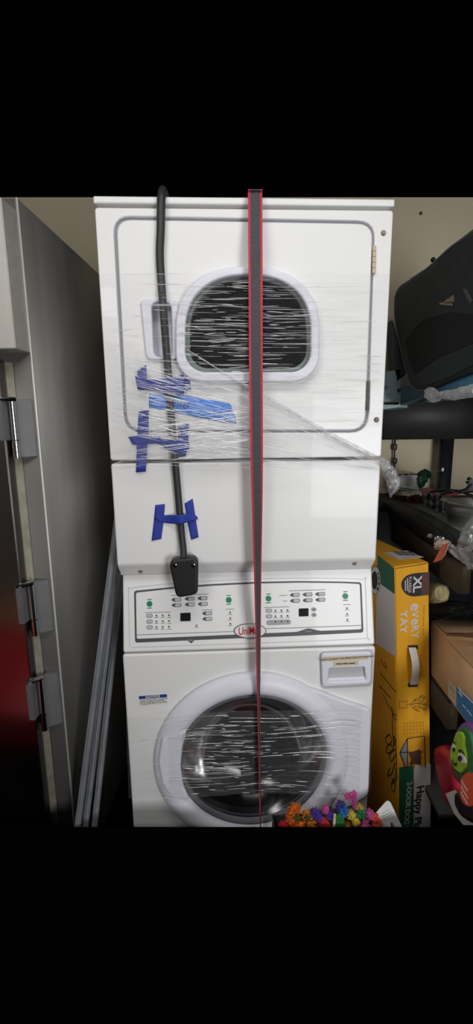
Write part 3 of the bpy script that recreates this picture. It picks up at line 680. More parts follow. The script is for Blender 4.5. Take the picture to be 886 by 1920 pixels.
# ------------------------------------------------------------------ grey tubes leaning in the gap
def lean(label, xt, yt, xb, yb, Y1, Y0, r, mt='tube', kind='metal_tube', cat='tube'):
    p, q = atY(xt, yt, Y1), atY(xb, yb, Y0); d = (q-p); e = p+d*((p.z-r)/-d.z); t = p-d*.12
    bm = bmesh.new(); tube(bm, [t, p, e], r, 16)
    # flat rail lips that give the tube its ridged look
    for s in (-1, 1):
        o = V((s*r*.7, -r*.75, 0)); tube(bm, [t+o, p+o, e+o], r*.22, 8)
    return tag(ob(kind, bm, mt), label, cat, 'grey tubes leaning beside the washer')
lean('leftmost grey tube leaning in the gap beside the refrigerator', 215, 1010, 147, 1540, 1.27, 1.060, .0088)
lean('middle grey tube leaning between the other two beside the washer', 219, 1060, 161, 1540, 1.30, 1.075, .0088)
lean('rightmost grey tube leaning in the gap, nearest the washer', 227, 1085, 178, 1540, 1.33, 1.090, .0088)

# ------------------------------------------------------------------ yellow dog crate carton
ab = math.radians(11)
A = atY(739, 1063, 1.25); BD = V((-math.sin(ab), math.cos(ab), 0)); BP = Pl(A, -BD); BEX = BP.ex
bwid = BP.lo(803.5, 1054)[0]; ztr = BP.pt(803.5, 1054).z
yb_ = thing('dog_crate_carton', 'tall yellow carton with a white plastic carry handle standing right of the washer', 'box', (A+BEX*bwid/2+BD*.18).to_2d().to_3d())
Bt = A+BEX*bwid; Bt.z = ztr; A0 = BP.pt(747, 1550); A0 = A+(A0-A)*(A.z/(A.z-A0.z)); B0 = BP.pt(807, 1550); B0 = Bt+(B0-Bt)*(Bt.z/(Bt.z-B0.z)); dp = BD*.36; dp2 = BD*.36+V((0, 0, .0))
bm = bmesh.new(); hexa(bm, [A0, B0, Bt, A, A0+dp, B0+dp, Bt+dp2, A+dp2])
bmesh.ops.bevel(bm, geom=bm.edges[:], offset=.003, segments=2, affect='EDGES'); ca = ob('carton', bm, 'yellow', yb_)
strokes('flap_seam', BP, [[(741, 1066), (760, 1063), (785, 1059), (802, 1056)]], .5, 'bline', ca)
LP = Pl(A, (A0-A).cross(BD) if (A0-A).cross(BD).x < 0 else -(A0-A).cross(BD)); TP = Pl(A, BEX.cross(BD) if 0 else (Bt-A).cross(BD))
slab('green_print', LP, [[(707, 1040), (738.3, 1066), (739.3, 1114), (706, 1090)]], .0002, .0003, .0001, 'bgreen', ca)
slab('white_print', LP, [[(706, 1090), (739.3, 1114), (741.8, 1232), (703, 1206)]], .0002, .0003, .0001, 'bwhite', ca)
sk = slab('round_print', LP, [ellipse(703, 1088, 9.8, 27)], .0006, .0003, .0001, 'bblack', ca)
slab('round_print_ring', LP, [ellipse(703, 1088, 9.2, 25.6), ellipse(701.5, 1088, 6, 17)], .0010, .0003, .0001, 'bwhite', sk)
strokes('round_print_text', LP, [[(707.5, 1073), (709.2, 1079)], [(709.6, 1081), (710.2, 1088)], [(710, 1091), (709.3, 1097)], [(708.5, 1101), (706, 1107)]], 1.1, 'bblack', sk, .0014)
strokes('side_drawing', LP, [[(713, 1235), (718, 1247), (724, 1252), (720, 1240)], [(718, 1303), (727, 1322), (737, 1338), (743, 1342)], [(733, 1325), (738, 1345), (743, 1350)],
    [(735, 1330), (735, 1370), (738, 1395)], [(730, 1377), (722, 1384), (726, 1396), (734, 1390), (730, 1377)], [(727, 1396), (723, 1410), (731, 1411), (737, 1400), (727, 1396)], [(738, 1378), (737, 1398), (742, 1386)], [(740, 1405), (730, 1415), (733, 1428), (741, 1415)],
    [(730, 1440), (726, 1455), (734, 1450), (740, 1430)], [(740, 1440), (744, 1455), (738, 1468), (734, 1458)], [(736, 1460), (733, 1475), (738, 1485), (741, 1468)], [(739, 1380), (743, 1440), (735, 1470)],
    [(712, 1262), (735, 1290), (742, 1297)], [(710, 1285), (732, 1310)]], .55, 'bline', ca)
pt_ = slab('size_print', BP, [roundpoly([(804, 1072.5), (775, 1075), (761, 1079), (752, 1090), (751.5, 1101), (758, 1113), (771, 1119), (804, 1115.5)], 7)], .0002, .0003, .0001, 'bblack', ca)
slab('size_print_band', BP, [[(804, 1072.5), (789.5, 1073.7), (789.5, 1117), (804, 1115.5)]], .0005, .0003, .0001, 'bbrown', pt_)
R9 = -math.pi/2
text('size_text', 'XL', BP, 781, 1095.5, 15, 'bwhite', pt_, .0010, R9+.02, 1.08, bold=.035)
text('size_text', 'X-LARGE', BP, 768, 1096, 5.4, 'bwhite', pt_, .0010, R9+.02, .95)
strokes('size_caption', BP, [[(763.5, 1084), (763.5, 1108)], [(759.5, 1088), (759.5, 1108)]], .8, 'bwhite', pt_, .001)
for ch, y, hp_, sx_ in (('e', 1138, 20, 1.0), ('V', 1152, 13.5, .95), ('e', 1165.5, 18, .95), ('R', 1178, 13.5, .95), ('Y', 1191, 14, .95)): text('carton_text', ch, BP, 776.5 if ch != 'e' else 778, y, hp_, 'bwhite', ca, .0007, R9+.02, sx_, bold=.025)
text('carton_text', 'YAY', BP, 755.5, 1166, 14, 'bwhite', ca, .0007, R9+.02, 1.1, bold=.025)
strokes('carton_tagline', BP, [[(794.5, 1135), (794, 1152)], [(793.6, 1156), (793, 1174)], [(793, 1178), (793, 1190)]], .8, 'bgrid', ca)
for y in (1214, 1284.5): slab('handle_slot', BP, [roundpoly([(764, y-4), (783, y-4.6), (783, y+3.4), (764, y+4)], 2)], .0002, .0004, .0001, 'bblack', ca)
hb = bmesh.new(); prev = None
for i in range(25):
    t = i/24; x = lerp(772, 774.5, t)+5.5*math.sin(math.pi*t); y = lerp(1214, 1284, t); o = .001+.022*math.sin(math.pi*t)**.8
    r = [hb.verts.new(BP.pt(x+s*7.0, y, o+h)) for s, h in ((-1, 0), (1, 0), (1, .003), (-1, .003))]
    if prev:
        for k in range(4): hb.faces.new((prev[k], prev[(k+1) % 4], r[(k+1) % 4], r[k]))
    else: hb.faces.new(r)
    prev = r
hb.faces.new(prev[::-1]); ob('carry_handle', hb, 'strapw', ca)
ln = [[(748, 1314), (748, 1330)], [(750, 1315), (762, 1315)], [(750, 1328), (762, 1327)], [(762, 1313), (762, 1329)], [(762, 1321), (785, 1318), (796, 1308)], [(770, 1320), (783, 1326), (797, 1330)], [(768, 1320), (780, 1311), (790, 1305)], [(768, 1322), (776, 1330), (783, 1334)], [(775, 1319), (797, 1321)]]
for x, y, a in ((796, 1307, -.5), (790, 1305, -.7), (797, 1321, 0), (796, 1330, .4), (784, 1333, .8), (786, 1312, -.6), (788, 1325, .3), (778, 1329, .9), (778, 1312, -.8), (791, 1317, -.3)):
    ca_, sa_ = math.cos(a), math.sin(a); ln.append([(x-5*ca_, y-5*sa_), (x-2*ca_+2*sa_, y-2*sa_-2*ca_), (x+2*ca_, y+2*sa_), (x-2*ca_-2*sa_, y-2*sa_+2*ca_), (x-5*ca_, y-5*sa_)])
strokes('plant_drawing', BP, ln, .35, 'bline', ca)
ln = []
for k in range(7): ln.append([(757+k*6, 1355-k*.3), (758+k*6, 1382-k*.3)])
for k in range(5): ln.append([(757, 1356+k*6.4), (793, 1354+k*6.4)])
strokes('grid_drawing', BP, ln, .35, 'bgrid', ca, n=1)
slab('crate_drawing', BP, [[(749, 1410), (763, 1385), (764, 1412), (762, 1438)]], .0002, .0003, .0001, 'mark', ca)
slab('dog_drawing', BP, [roundpoly([(765, 1412), (778, 1408), (787, 1404), (789, 1420), (788, 1436), (779, 1432), (766, 1436), (770, 1424)], 4)], .0006, .0003, .0001, 'bbrown', ca)
strokes('crate_drawing', BP, [[(749, 1411), (763, 1385), (795, 1380), (797, 1441)], [(749, 1411), (792, 1410)], [(749, 1412), (760, 1440)], [(763, 1385), (764, 1440)]], .9, 'bblack', ca, .0008, n=1)
slab('green_print', BP, [[(747.5, 1439), (762, 1437), (775, 1435), (775, 1580), (747.5, 1580)]], .0002, .0003, .0001, 'bgreen', ca)
slab('white_print', BP, [roundpoly([(775, 1441), (783, 1432), (792, 1440), (803, 1430), (806.5, 1433), (806.5, 1580), (775, 1580)], 3)], .0002, .0003, .0001, 'bwhite', ca)
text('carton_text', '2-DOOR DOG CRATE', BP, 767, 1466, 9, 'bwhite', ca, .0009, R9, 1.0, 'LEFT', bold=.015)
text('carton_text', 'Happy Place', BP, 787.5, 1473, 13, 'bblack', ca, .0009, R9, 1.12, 'LEFT', bold=.035)
bl = slab('barcode_label', TP, [[(717, 1036.5), (763, 1032), (794, 1045), (747, 1049)]], .0005, .0003, .0001, 'bwhite', ca)
for k in range(11):
    x = 733+k*3.6; slab('barcode_bar', TP, [[(x, 1033.5+k*.02), (x+(2.2 if k % 3 else 1.2), 1033.3), (x+15+(2.2 if k % 3 else 1.2), 1041.6), (x+15, 1041.8)]], .0008, .0002, .00005, 'bblack', bl)
strokes('label_text', TP, [[(751, 1046.5), (783, 1043.5)], [(724, 1037), (742, 1045.5)]], .7, 'bblack', bl, .0009)

# ------------------------------------------------------------------ shelving on the right
a4 = math.radians(4); SD = V((math.sin(a4), math.cos(a4), 0)); S0 = V((.71, 1.75, H)); SP = Pl(S0, V((-SD.y, SD.x, 0)))
SR = -SP.n                                                    # away from the aisle, into the shelf
def at_s(v, w, z): p = S0+SD*v+SR*w; return V((p.x, p.y, z))  # v along the front (towards the wall), w into the shelf
zbm, zbt = SP.pt(790, 755).z, SP.pt(870, 700).z
zm = SP.pt(835, 999).z; zl = SP.pt(830, 1292).z
su = thing('shelving_unit', 'black metal shelving unit along the right side holding pet goods', 'shelf', at_s(-.2, .2, 0))
yw = lambda p: (WALL.o-p).dot(WALL.n)/SD.dot(WALL.n)            # distance to the back wall along the shelf
V0 = -.58; V1 = yw(S0)-.10
def deck(name, z, th, mt, v0=V0, v1=V1, w0=.0, w1=.55):
    bm = bmesh.new(); hexa(bm, [at_s(v0, w0, z-th), at_s(v0, w1, z-th), at_s(v0, w1, z), at_s(v0, w0, z), at_s(v1, w0, z-th), at_s(v1, w1, z-th), at_s(v1, w1, z), at_s(v1, w0, z)])
    return ob(name, bm, mt, su)
deck('top_shelf', zbt, .012, 'shelf')
bm = bmesh.new(); hexa(bm, [at_s(V0, -.002, zbm), at_s(V0, .03, zbm), at_s(V0, .03, zbt+.002), at_s(V0, -.002, zbt+.002), at_s(0, -.002, zbm), at_s(0, .03, zbm), at_s(0, .03, zbt+.002), at_s(0, -.002, zbt+.002)])
ob('front_beam', bm, 'beam', su)
# deep back beam and the return along the back wall
zbk = WALL.pt(800, 823.5, .08).z
bm = bmesh.new(); q0, q1 = WALL.pt(640, 800, .09), WALL.pt(1000, 800, .09); nw = WALL.n*.03
hexa(bm, [V((q0.x, q0.y, zbk)), V((q1.x, q1.y, zbk)), V((q1.x, q1.y, zbt)), V((q0.x, q0.y, zbt))]+[V((q.x, q.y, z))-nw for q, z in ((q0, zbk), (q1, zbk), (q1, zbt), (q0, zbt))])
ob('back_beam', bm, 'shelf', su)
bm = bmesh.new(); pz = zbm+.004; l0 = at_s(.02, 0, pz); l1 = V((.45, l0.y+.03, pz)); wa = WALL.pt(690, 800, .06); wb = at_s(V1+.02, 0, pz)
pq = pz+.008; hexa(bm, [l1, l0, at_s(.02, 0, pq), V((.45, l0.y+.03, pq)), V((.45, wb.y, pz)), wb, V((wb.x, wb.y, pq)), V((.45, wb.y, pq))]); ob('return_shelf', bm, 'shelf', su)
def post(v, w, z0, z1, s=.038):
    bm = bmesh.new(); hexa(bm, [at_s(v, w, z0), at_s(v, w+s, z0), at_s(v, w+s, z1), at_s(v, w, z1), at_s(v+.03, w, z0), at_s(v+.03, w+s, z0), at_s(v+.03, w+s, z1), at_s(v+.03, w, z1)]); return ob('post', bm, 'post', su)
pp = WALL.pt(834, 865, .07); rel = pp-S0; post(rel.dot(SD)-.015, rel.dot(SR)-.025, 0, zbt, .05)
post(V0, .50, 0, zbt)
deck('middle_shelf', zm-.006, .02, 'deck')
# drooping black liner over the front of the middle shelf, brown beam below
bm = bmesh.new(); n = 40; prev = None
top_l = [(705, 925), (712, 930), (745, 948), (785, 967), (835, 999), (890, 1036)]; bot_l = [(705, 950), (712, 956), (740, 975), (770, 997), (800, 1018), (845, 1045), (890, 1075)]
def py(l, x):
    for (a, b), (c, d) in zip(l, l[1:]):
        if x <= c: return lerp(b, d, (x-a)/(c-a))
    return l[-1][1]
for i in range(n+1):
    x = lerp(705, 890, i/n); cs = []
    yt_, yb2 = py(top_l, x), py(bot_l, x)
    for k in range(6):
        t = k/5; cs.append(bm.verts.new(SP.pt(x, lerp(yt_, yb2, t), .012+.008*math.sin(t*3)+.004*noise.noise(V((i*.5, k, 0))))))
    cs.insert(0, bm.verts.new(SP.pt(x, yt_, 0)-SP.n*.05))
    if prev:
        for k in range(6): bm.faces.new((prev[k], cs[k], cs[k+1], prev[k+1]))
    prev = cs
ln_ = ob('shelf_liner', bm, 'blackp', su, 'black liner sheet drooping over the middle shelf edge'); ln_.modifiers.new('t', 'SOLIDIFY').thickness = .001
def beamf(name, z0, z1, mt, w=0, th=.03):
    bm = bmesh.new(); hexa(bm, [at_s(V0, w, z0), at_s(V0, w+th, z0), at_s(V0, w+th, z1), at_s(V0, w, z1), at_s(V1, w, z0), at_s(V1, w+th, z0), at_s(V1, w+th, z1), at_s(V1, w, z1)]); return ob(name, bm, mt, su)
bm = bmesh.new(); tube(bm, [SP.pt(x, y, .016) for x, y in ((783, 964), (835, 999), (892, 1037))], .0032, 8); ob('tray_rim', bm, 'post', su)
bm = bmesh.new(); hexa(bm, [V((.44, l0.y+.03, zm-.026)), V((l0.x, l0.y, zm-.026)), V((l0.x, l0.y, zm-.006)), V((.44, l0.y+.03, zm-.006)), V((.44, wb.y, zm-.026)), V((wb.x, wb.y, zm-.026)), V((wb.x, wb.y, zm-.006)), V((.44, wb.y, zm-.006))]); ob('return_shelf', bm, 'shelf', su)
lq = at_s(.02, .5, zm); bm = bmesh.new(); hexa(bm, [V((.44, l0.y+.03, .02)), V((lq.x, lq.y, .02)), V((lq.x, lq.y, zm-.03)), V((.44, l0.y+.03, zm-.03)), V((.44, l0.y+.05, .02)), V((lq.x, lq.y+.02, .02)), V((lq.x, lq.y+.02, zm-.03)), V((.44, l0.y+.05, zm-.03))]); ob('dark_gap_fill', bm, 'post', su)  # dark panel added to black out the gap below the return shelf
beamf('brown_beam', zm-.150, zm-.012, 'board')
deck('lower_shelf', zl, .02, 'board'); beamf('lower_beam', zl-.105, zl, 'board')
deck('bottom_shelf', .30, .02, 'shelf')
bm = bmesh.new(); hexa(bm, [at_s(V0, .52, zl), at_s(V0, .535, zl), at_s(V0, .535, zm-.03), at_s(V0, .52, zm-.03), at_s(V1, .52, zl), at_s(V1, .535, zl), at_s(V1, .535, zm-.03), at_s(V1, .52, zm-.03)]); ob('back_panel', bm, 'shelf', su)

# pet carrier on the top shelf
pcr = thing('pet_carrier', 'large black soft pet carrier with mesh sides on the top shelf', 'pet carrier', at_s(-.25, .15, zbt))
car = [(900, 420), (886, 432), (845, 461), (800, 502), (765, 524), (746, 536), (738, 552), (737, 585), (745, 637), (757, 690), (766, 722), (774, 731), (784, 734), (800, 731), (842, 713), (900, 688)]
cb = slab('carrier_body', SP, [roundpoly(car, 9)], -.24, .262, .018, 'bag', pcr, res=4)
bm = bmesh.new(); cl = [SP.pt(x, y, .012) for x, y in roundpoly([(x+(2.5 if x < 790 else 0), y+(2.5 if y < 620 else -2)) for x, y in car], 9)]
tube(bm, cl, .0042, 8, closed=True); ob('piping', bm, 'piping', cb)
slab('mesh_panel', SP, [roundpoly([(757, 640), (790, 600), (840, 585), (892, 590), (892, 640), (842, 662), (800, 683), (775, 705)], 10)], .0215, .002, .0006, 'mesh', cb)
slab('pocket', SP, [roundpoly([(778, 702), (820, 672), (892, 642), (892, 680), (842, 706), (800, 722), (786, 724)], 7)], .021, .006, .002, 'bag', cb)
slab('logo_patch', SP, [[(829, 567), (849, 553), (850, 566)]], .0222, .001, .0002, 'tan', cb); strokes('patch_line', SP, [[(823, 569), (848, 571)]], .7, 'tan', cb, .0235)
slab('strap_patch', SP, [roundpoly([(866, 543), (872, 541), (884, 563), (880, 571)], 2)], .022, .002, .0005, 'fold', cb)
bm = bmesh.new(); tube(bm, smooth_path([SP.pt(x, y, -.05) for x, y in ((812, 487), (818, 489), (835, 476), (846, 466), (848, 468), (836, 484), (820, 492))], 5), .0055, 8); ob('zip_pull', bm, 'piping', cb)
blob(b_ := bmesh.new(), SP.pt(811, 487, -.045), (.008, .008, .008), 2, .1); ob('zip_knob', b_, 'dark', cb)
bm = bmesh.new(); tube(bm, [SP.pt(x, y, -.03) for x, y in ((770, 523), (790, 510), (802, 503), (846, 463), (892, 428))], .0035, 8); ob('zipper', bm, 'piping', cb)
# folded grey fabric and pale box behind
GP = Pl(atY(740, 730, 1.80), (0, -1, 0))
fo = slab('folded_fabric', GP, [roundpoly([(729, 606), (736, 598), (748, 640), (763, 700), (742, 720), (736, 694), (733, 640)], 4)], -.05, .05, .008, 'fold'); tag(fo, 'folded grey fabric standing between the black pet carrier and the wall', 'fabric')
pbx = thing('carton', 'pale blue carton on the shelf beside the dryer, left of the black pet carrier', 'box', V((GP.pt(735, 765).x, 1.85, GP.pt(735, 764).z)))
q = [GP.pt(x, y) for x, y in ((712, 768), (751, 763), (751, 692), (712, 698))]; bk = V((.10, .16, 0))
bm = bmesh.new(); hexa(bm, q+[p+bk for p in q]); bmesh.ops.bevel(bm, geom=bm.edges[:], offset=.002, segments=2, affect='EDGES'); pb = ob('carton_body', bm, 'pale', pbx)
strokes('carton_print', GP, [[(722, 739), (734, 738)], [(722, 743), (733, 742)], [(722, 747), (731, 746)]], .4, 'mark', pb, .001); text('carton_text', 'D', GP, 722.5, 727, 7, 'txtd', pb, .001, bold=.03)
bm = bmesh.new(); fl = [GP.pt(x, y, -.03) for x, y in ((731, 696), (738, 676), (741, 694))]; bm.faces.new([bm.verts.new(p) for p in fl]); fo2 = [GP.pt(x, y, -.05) for x, y in ((750, 692), (762, 682), (764, 700), (752, 706))]; bm.faces.new([bm.verts.new(p) for p in fo2])
f_ = ob('carton_flap', bm, 'cream', pb); f_.modifiers.new('t', 'SOLIDIFY').thickness = .002
# plastic bag hanging on the beam
def crumple(name, cs, mt, label=None, cat=None, parent=None, amp=.5):
    bm = bmesh.new()
    for k, (c, s) in enumerate(cs): blob(bm, c, s, 4, amp, 60, seed=k+len(name))
    o = ob(name, bm, mt, parent); return tag(o, label, cat) if label else o
def tubebag(name, pts, rad, mt, label, cat, wob=.8):
    q = smooth_path(pts, 8); bm = bmesh.new(); n = len(q)-1
    rs = [pw(i/n, [(k/(len(rad)-1), r) for k, r in enumerate(rad)]) for i in range(n+1)]
    tube(bm, q, rs, 20, wob=wob); return tag(ob(name, bm, mt), label, cat)
tubebag('poly_bag', [SP.pt(x, y, .03) for x, y in ((798, 744), (806, 736), (814, 744), (825, 741), (845, 740), (868, 736), (896, 731))], [.006, .016, .018, .009, .014, .015, .014], 'polybag', 'clear crumpled plastic bag hanging on the top shelf edge', 'plastic bag', wob=.3)

# wall rail with clips, tie on the post
wr_ = thing('wall_rail', 'thin black rod with two clamps fixed to the cream wall beside the dryer', 'rod', WALL.pt(738, 888, .02))
bm = bmesh.new(); tube(bm, [WALL.pt(740, 815, .02), WALL.pt(738, 888, .02)], .004, 8); ob('rod', bm, 'dark', wr_)
for y in (838, 864):
    bm = bmesh.new(); p = WALL.pt(739.5, y, .02); box(bm, p, (.018, .016, .026), bev=.004); ob('clamp', bm, 'dark', wr_)
ct = thing('cable_tie', 'small white clip with a string on the black shelf post', 'clip', WALL.pt(829, 884, .125))
bm = bmesh.new(); box(bm, WALL.pt(829, 880.5, .125), (.009, .008, .016), bev=.003); ob('clip', bm, 'paper', ct)
bm = bmesh.new(); tube(bm, [WALL.pt(828, 881, .125), WALL.pt(818, 883, .125), WALL.pt(800, 889, .12)], .0016, 6); ob('string', bm, 'foil', ct)

# ---- middle shelf goods
def lay(x, y, w): return SP.pt(x, y, -w)
zdk = zm-.006
BX_ = Pl(lay(763, 905, .10), (-.12, -1, 0)); wbx = thing('carton', 'small white printed carton on the middle shelf behind the film tail', 'box', BX_.pt(762, 926))
q = [BX_.pt(x, y) for x, y in ((738, 917), (784, 926), (786, 888), (739, 889))]; bk = V((.0, .09, 0)); bm = bmesh.new(); hexa(bm, q+[p+bk for p in q]); wb_ = ob('carton_body', bm, 'paper', wbx)
strokes('carton_print', BX_, [[(743, 890.5), (753, 890)], [(756, 889.5), (764, 889.6)], [(768, 888.9), (782, 889.6)]], 1.3, 'txtd', wb_, .001); strokes('carton_print', BX_, [[(742, 895+k*3.4), (780, 895.5+k*3.6)] for k in range(5)], .35, 'mark', wb_, .001)
strokes('carton_print', BX_, [[(748, 914.6), (782, 919.5)], [(746, 918), (762, 920.5)]], .9, 'txtd', wb_, .001)
gt = thing('plush_toy', 'dark green toy with a drooping snout beside the white printed carton', 'toy', lay(790, 916, .12))
bm = bmesh.new(); blob(bm, lay(789, 902, .12), (.016, .016, .028), 3, .3, 30); ob('body', bm, 'gtoy', gt)
bm = bmesh.new(); tube(bm, smooth_path([lay(x, y, .12) for x, y in ((786, 890), (794, 885), (802, 889), (808, 896))], 5), [.011]*4+[.011]*8+[.007]*4, 10, wob=.4); ob('snout', bm, 'gtoy', gt)
bm = bmesh.new(); tube(bm, smooth_path([lay(x, y, .10) for x, y in ((795, 890), (798, 900), (795, 903))], 4), .009, 8, wob=.4); ob('arm', bm, 'gtoy', gt)
crumple('snack_packet', [(lay(728, 942, .06), (.045, .03, .04))], 'orangep', 'crumpled brown and orange packet behind the hanging film tail', 'packet')
crumple('cloth_bundle', [(lay(752, 942, .08), (.05, .06, .028))], 'blackp', 'crumpled black bundle at the far end of the middle shelf', 'bundle', amp=.2)
crumple('cloth_bundle', [(lay(800, 983, .07), (.07, .06, .026))], 'blackp', 'crumpled black bundle below the silver striped packet on the middle shelf', 'bundle', amp=.2)
crumple('gift_bag', [(lay(779, 938, .12), (.035, .03, .022))], 'maroon', 'dark red packet among the clutter on the middle shelf', 'packet')
zb2 = thing('packet', 'crinkled silver striped packet in the middle of the middle shelf', 'packet', lay(808, 950, .13))
bm = bmesh.new(); z0_ = lay(808, 938, .13)
sheet(bm, lambda u, v: lay(lerp(790, 830, u)+3*v, lerp(922, 955, v)+6*u+2*math.sin(u*14), .13+.012*math.sin(u*22+v*3)+.02*noise.noise(V((u*4, v*4, 1)))), 40, 12); k_ = ob('wrapper', bm, 'zebra', zb2, smooth='keep'); k_.modifiers.new('t', 'SOLIDIFY').thickness = .002
ds = thing('pet_dish', 'pale pink oval dish on the rear of the middle shelf', 'dish', lay(826, 930, .25))
bm = bmesh.new(); c = lay(826, 927, .25); lathe(bm, [(.001, 0), (.06, .001), (.085, .012), (.087, .014), (.084, .015), (.06, .005), (.001, .004)], c, 'Z', 40); ob('dish', bm, 'pink', ds)
# steel bowl
bw = thing('pet_bowl', 'large steel bowl with a rolled rim at the right edge of the middle shelf', 'bowl', lay(898, 1000, .16))
bc = lay(896, 940, .155)
bm = bmesh.new(); lathe(bm, [(.001, -.095), (.07, -.095), (.088, -.07), (.096, -.012), (.108, -.003), (.112, 0), (.109, .003), (.100, .002), (.092, -.006), (.078, -.06), (.06, -.08), (.001, -.082)], bc, 'Z', 64); ob('bowl', bm, 'steel', bw)
cs_ = thing('collar_strap', 'black strap lying in an arc behind the steel bowl', 'strap', lay(840, 925, .2))
bm = bmesh.new(); tube(bm, smooth_path([lay(x, y, .18) for x, y in ((796, 928), (812, 921), (835, 919), (860, 921), (880, 928), (892, 934))], 6), .005, 8)
tube(bm, smooth_path([lay(x, y, .16) for x, y in ((790, 955), (800, 944), (812, 935), (830, 926), (850, 922))], 6), .0045, 8); ob('strap', bm, 'dark', cs_)
tp = thing('plush_toy', 'black spiky tailed toy standing behind the steel bowl', 'toy', lay(880, 924, .2))
TQ = Pl(lay(880, 910, .2), (-.3, -1, 0)); slab('body', TQ, [roundpoly([(862, 921), (874, 917), (881, 908), (874, 907), (882, 902), (879, 896), (885, 900), (892, 900), (896, 915), (890, 924), (866, 925)], 1.5)], -.015, .03, .008, 'dark', tp)
tubebag('poly_bag', [SP.pt(x, y, .02) for x, y in ((893, 972), (886, 990), (880, 1010), (874, 1030), (884, 1048), (895, 1056))], [.008, .018, .022, .023, .020, .014], 'polybagd', 'clear crumpled plastic bag drooping over the middle shelf edge at the right', 'plastic bag', wob=.55)
tubebag('poly_bag', [SP.pt(x, y, .022) for x, y in ((838, 1020), (848, 1030), (860, 1038), (872, 1048), (882, 1064))], [.004, .010, .012, .010, .006], 'polybag', 'small crumpled plastic wrapper beside the toy with the coral tag', 'plastic bag')
tg = thing('dog_chew', 'small beige chew toy with a long coral tag hanging off the middle shelf', 'toy', SP.pt(828, 1030, .03))
bm = bmesh.new(); blob(bm, SP.pt(826, 1021, .03), (.017, .014, .013), 3, .5, 40); blob(bm, SP.pt(836, 1018, .032), (.013, .012, .008), 3, .5, 40, seed=2); blob(bm, SP.pt(819, 1027, .032), (.008, .01, .006), 3, .5, 40, seed=3); ob('chew', bm, 'bone', tg)
slab('tag', SP, [[(829, 1021), (839, 1018), (830, 1044), (824, 1051), (811, 1055)]], .042, .001, .0003, 'coral', tg); slab('tag_edge', SP, [[(838.5, 1018.5), (841, 1021), (834, 1040), (826, 1050), (830, 1043)]], .040, .001, .0003, 'tagw', tg)
for k, (x, y, r) in enumerate(((807, 1005, .008), (823, 1012, .013))):
    bm = bmesh.new(); blob(bm, SP.pt(x, y, .026), (r, r, r*.8), 3, .7, 50, seed=k); tag(ob('foil_scrap', bm, 'foil'), ('tiny crumpled silver scrap on the shelf edge left of the coral tag', 'larger crumpled silver scrap just above the coral tag')[k], 'foil', 'silver scraps on the shelf edge')

# ---- lower shelf goods
rl = thing('straw_roll', 'rolled straw mat lying behind the yellow carton on the lower shelf', 'mat', lay(815, 1120, .12))
bm = bmesh.new(); p_, q_ = lay(790, 1110, .05), lay(827, 1112, .05); tube(bm, [p_, p_+(q_-p_)*.6, p_+(q_-p_)*.9, q_], [.036, .037, .034, .024], 28, wob=.12)
ob('roll', bm, 'roll', rl)
tag(crumple('cloth', [(lay(836, 1146, .12), (.12, .07, .03))], 'shelf', amp=.2), 'dark cloth bundle between the straw roll and the brown carton', 'cloth')
CPn = Pl(SP.w(0, 0, .004), SP.n)
bxn = thing('carton', 'brown cardboard carton with torn open flaps on the lower right shelf', 'box', at_s(-.4, .15, zl))
front = [(807, 1164), (879, 1243), (900, 1266), (900, 1388), (808.5, 1262)]
q1 = [SP.pt(x, y, .004) for x, y in ((808, 1264), (900, 1386), (900, 1266), (807, 1165))]; bk = SR*.34
for i in (0, 1): q1[i].z = zl+.001
bm = bmesh.new(); vs = [bm.verts.new(p) for p in q1]+[bm.verts.new(p+bk) for p in q1]
for f in ((0, 1, 2, 3), (7, 6, 5, 4), (0, 4, 5, 1), (1, 5, 6, 2), (3, 7, 4, 0)): bm.faces.new([vs[i] for i in f])
cbx = ob('carton_body', bm, 'card', bxn, smooth='keep'); sm = cbx.modifiers.new('t', 'SOLIDIFY'); sm.thickness = .004
bm = bmesh.new()
def flap(a, b, d, n=16, rag=.0):
    prev = None
    for i in range(n+1):
        t = i/n; p = a.lerp(b, t); e = p+d*(1-rag*abs(noise.noise(V((t*6, 1, 0)))))+V((0, 0, .004*noise.noise(V((t*9, 5, 0)))))
        r = (bm.verts.new(p), bm.verts.new(e))
        if prev: bm.faces.new((prev[0], r[0], r[1], prev[1]))
        prev = r
flap(q1[3]+V((0, 0, .001)), q1[2]+V((0, 0, .001)), SR*.15+V((0, 0, -.012)), rag=.35)
f1 = ob('carton_flap', bm, 'card', cbx, smooth='keep'); f1.modifiers.new('t', 'SOLIDIFY').thickness = .004
bm = bmesh.new(); flap(q1[3]+SR*.34+V((0, 0, .004)), q1[3]+V((0, 0, .004)), -SD*.11+V((0, 0, .014)), rag=.4); f2 = ob('carton_flap', bm, 'cardd', cbx, smooth='keep'); f2.modifiers.new('t', 'SOLIDIFY').thickness = .004
slab('carton_label', SP, [[(840, 1275), (854, 1292), (854.5, 1325), (840, 1306)]], .005, .0006, .0001, 'beige', cbx)
strokes('label_text', SP, [[(842, 1283), (852, 1296)], [(842, 1288), (852, 1301)], [(844, 1300), (847, 1304)], [(849, 1305), (852, 1310)]], .5, 'mark', cbx, .0062)

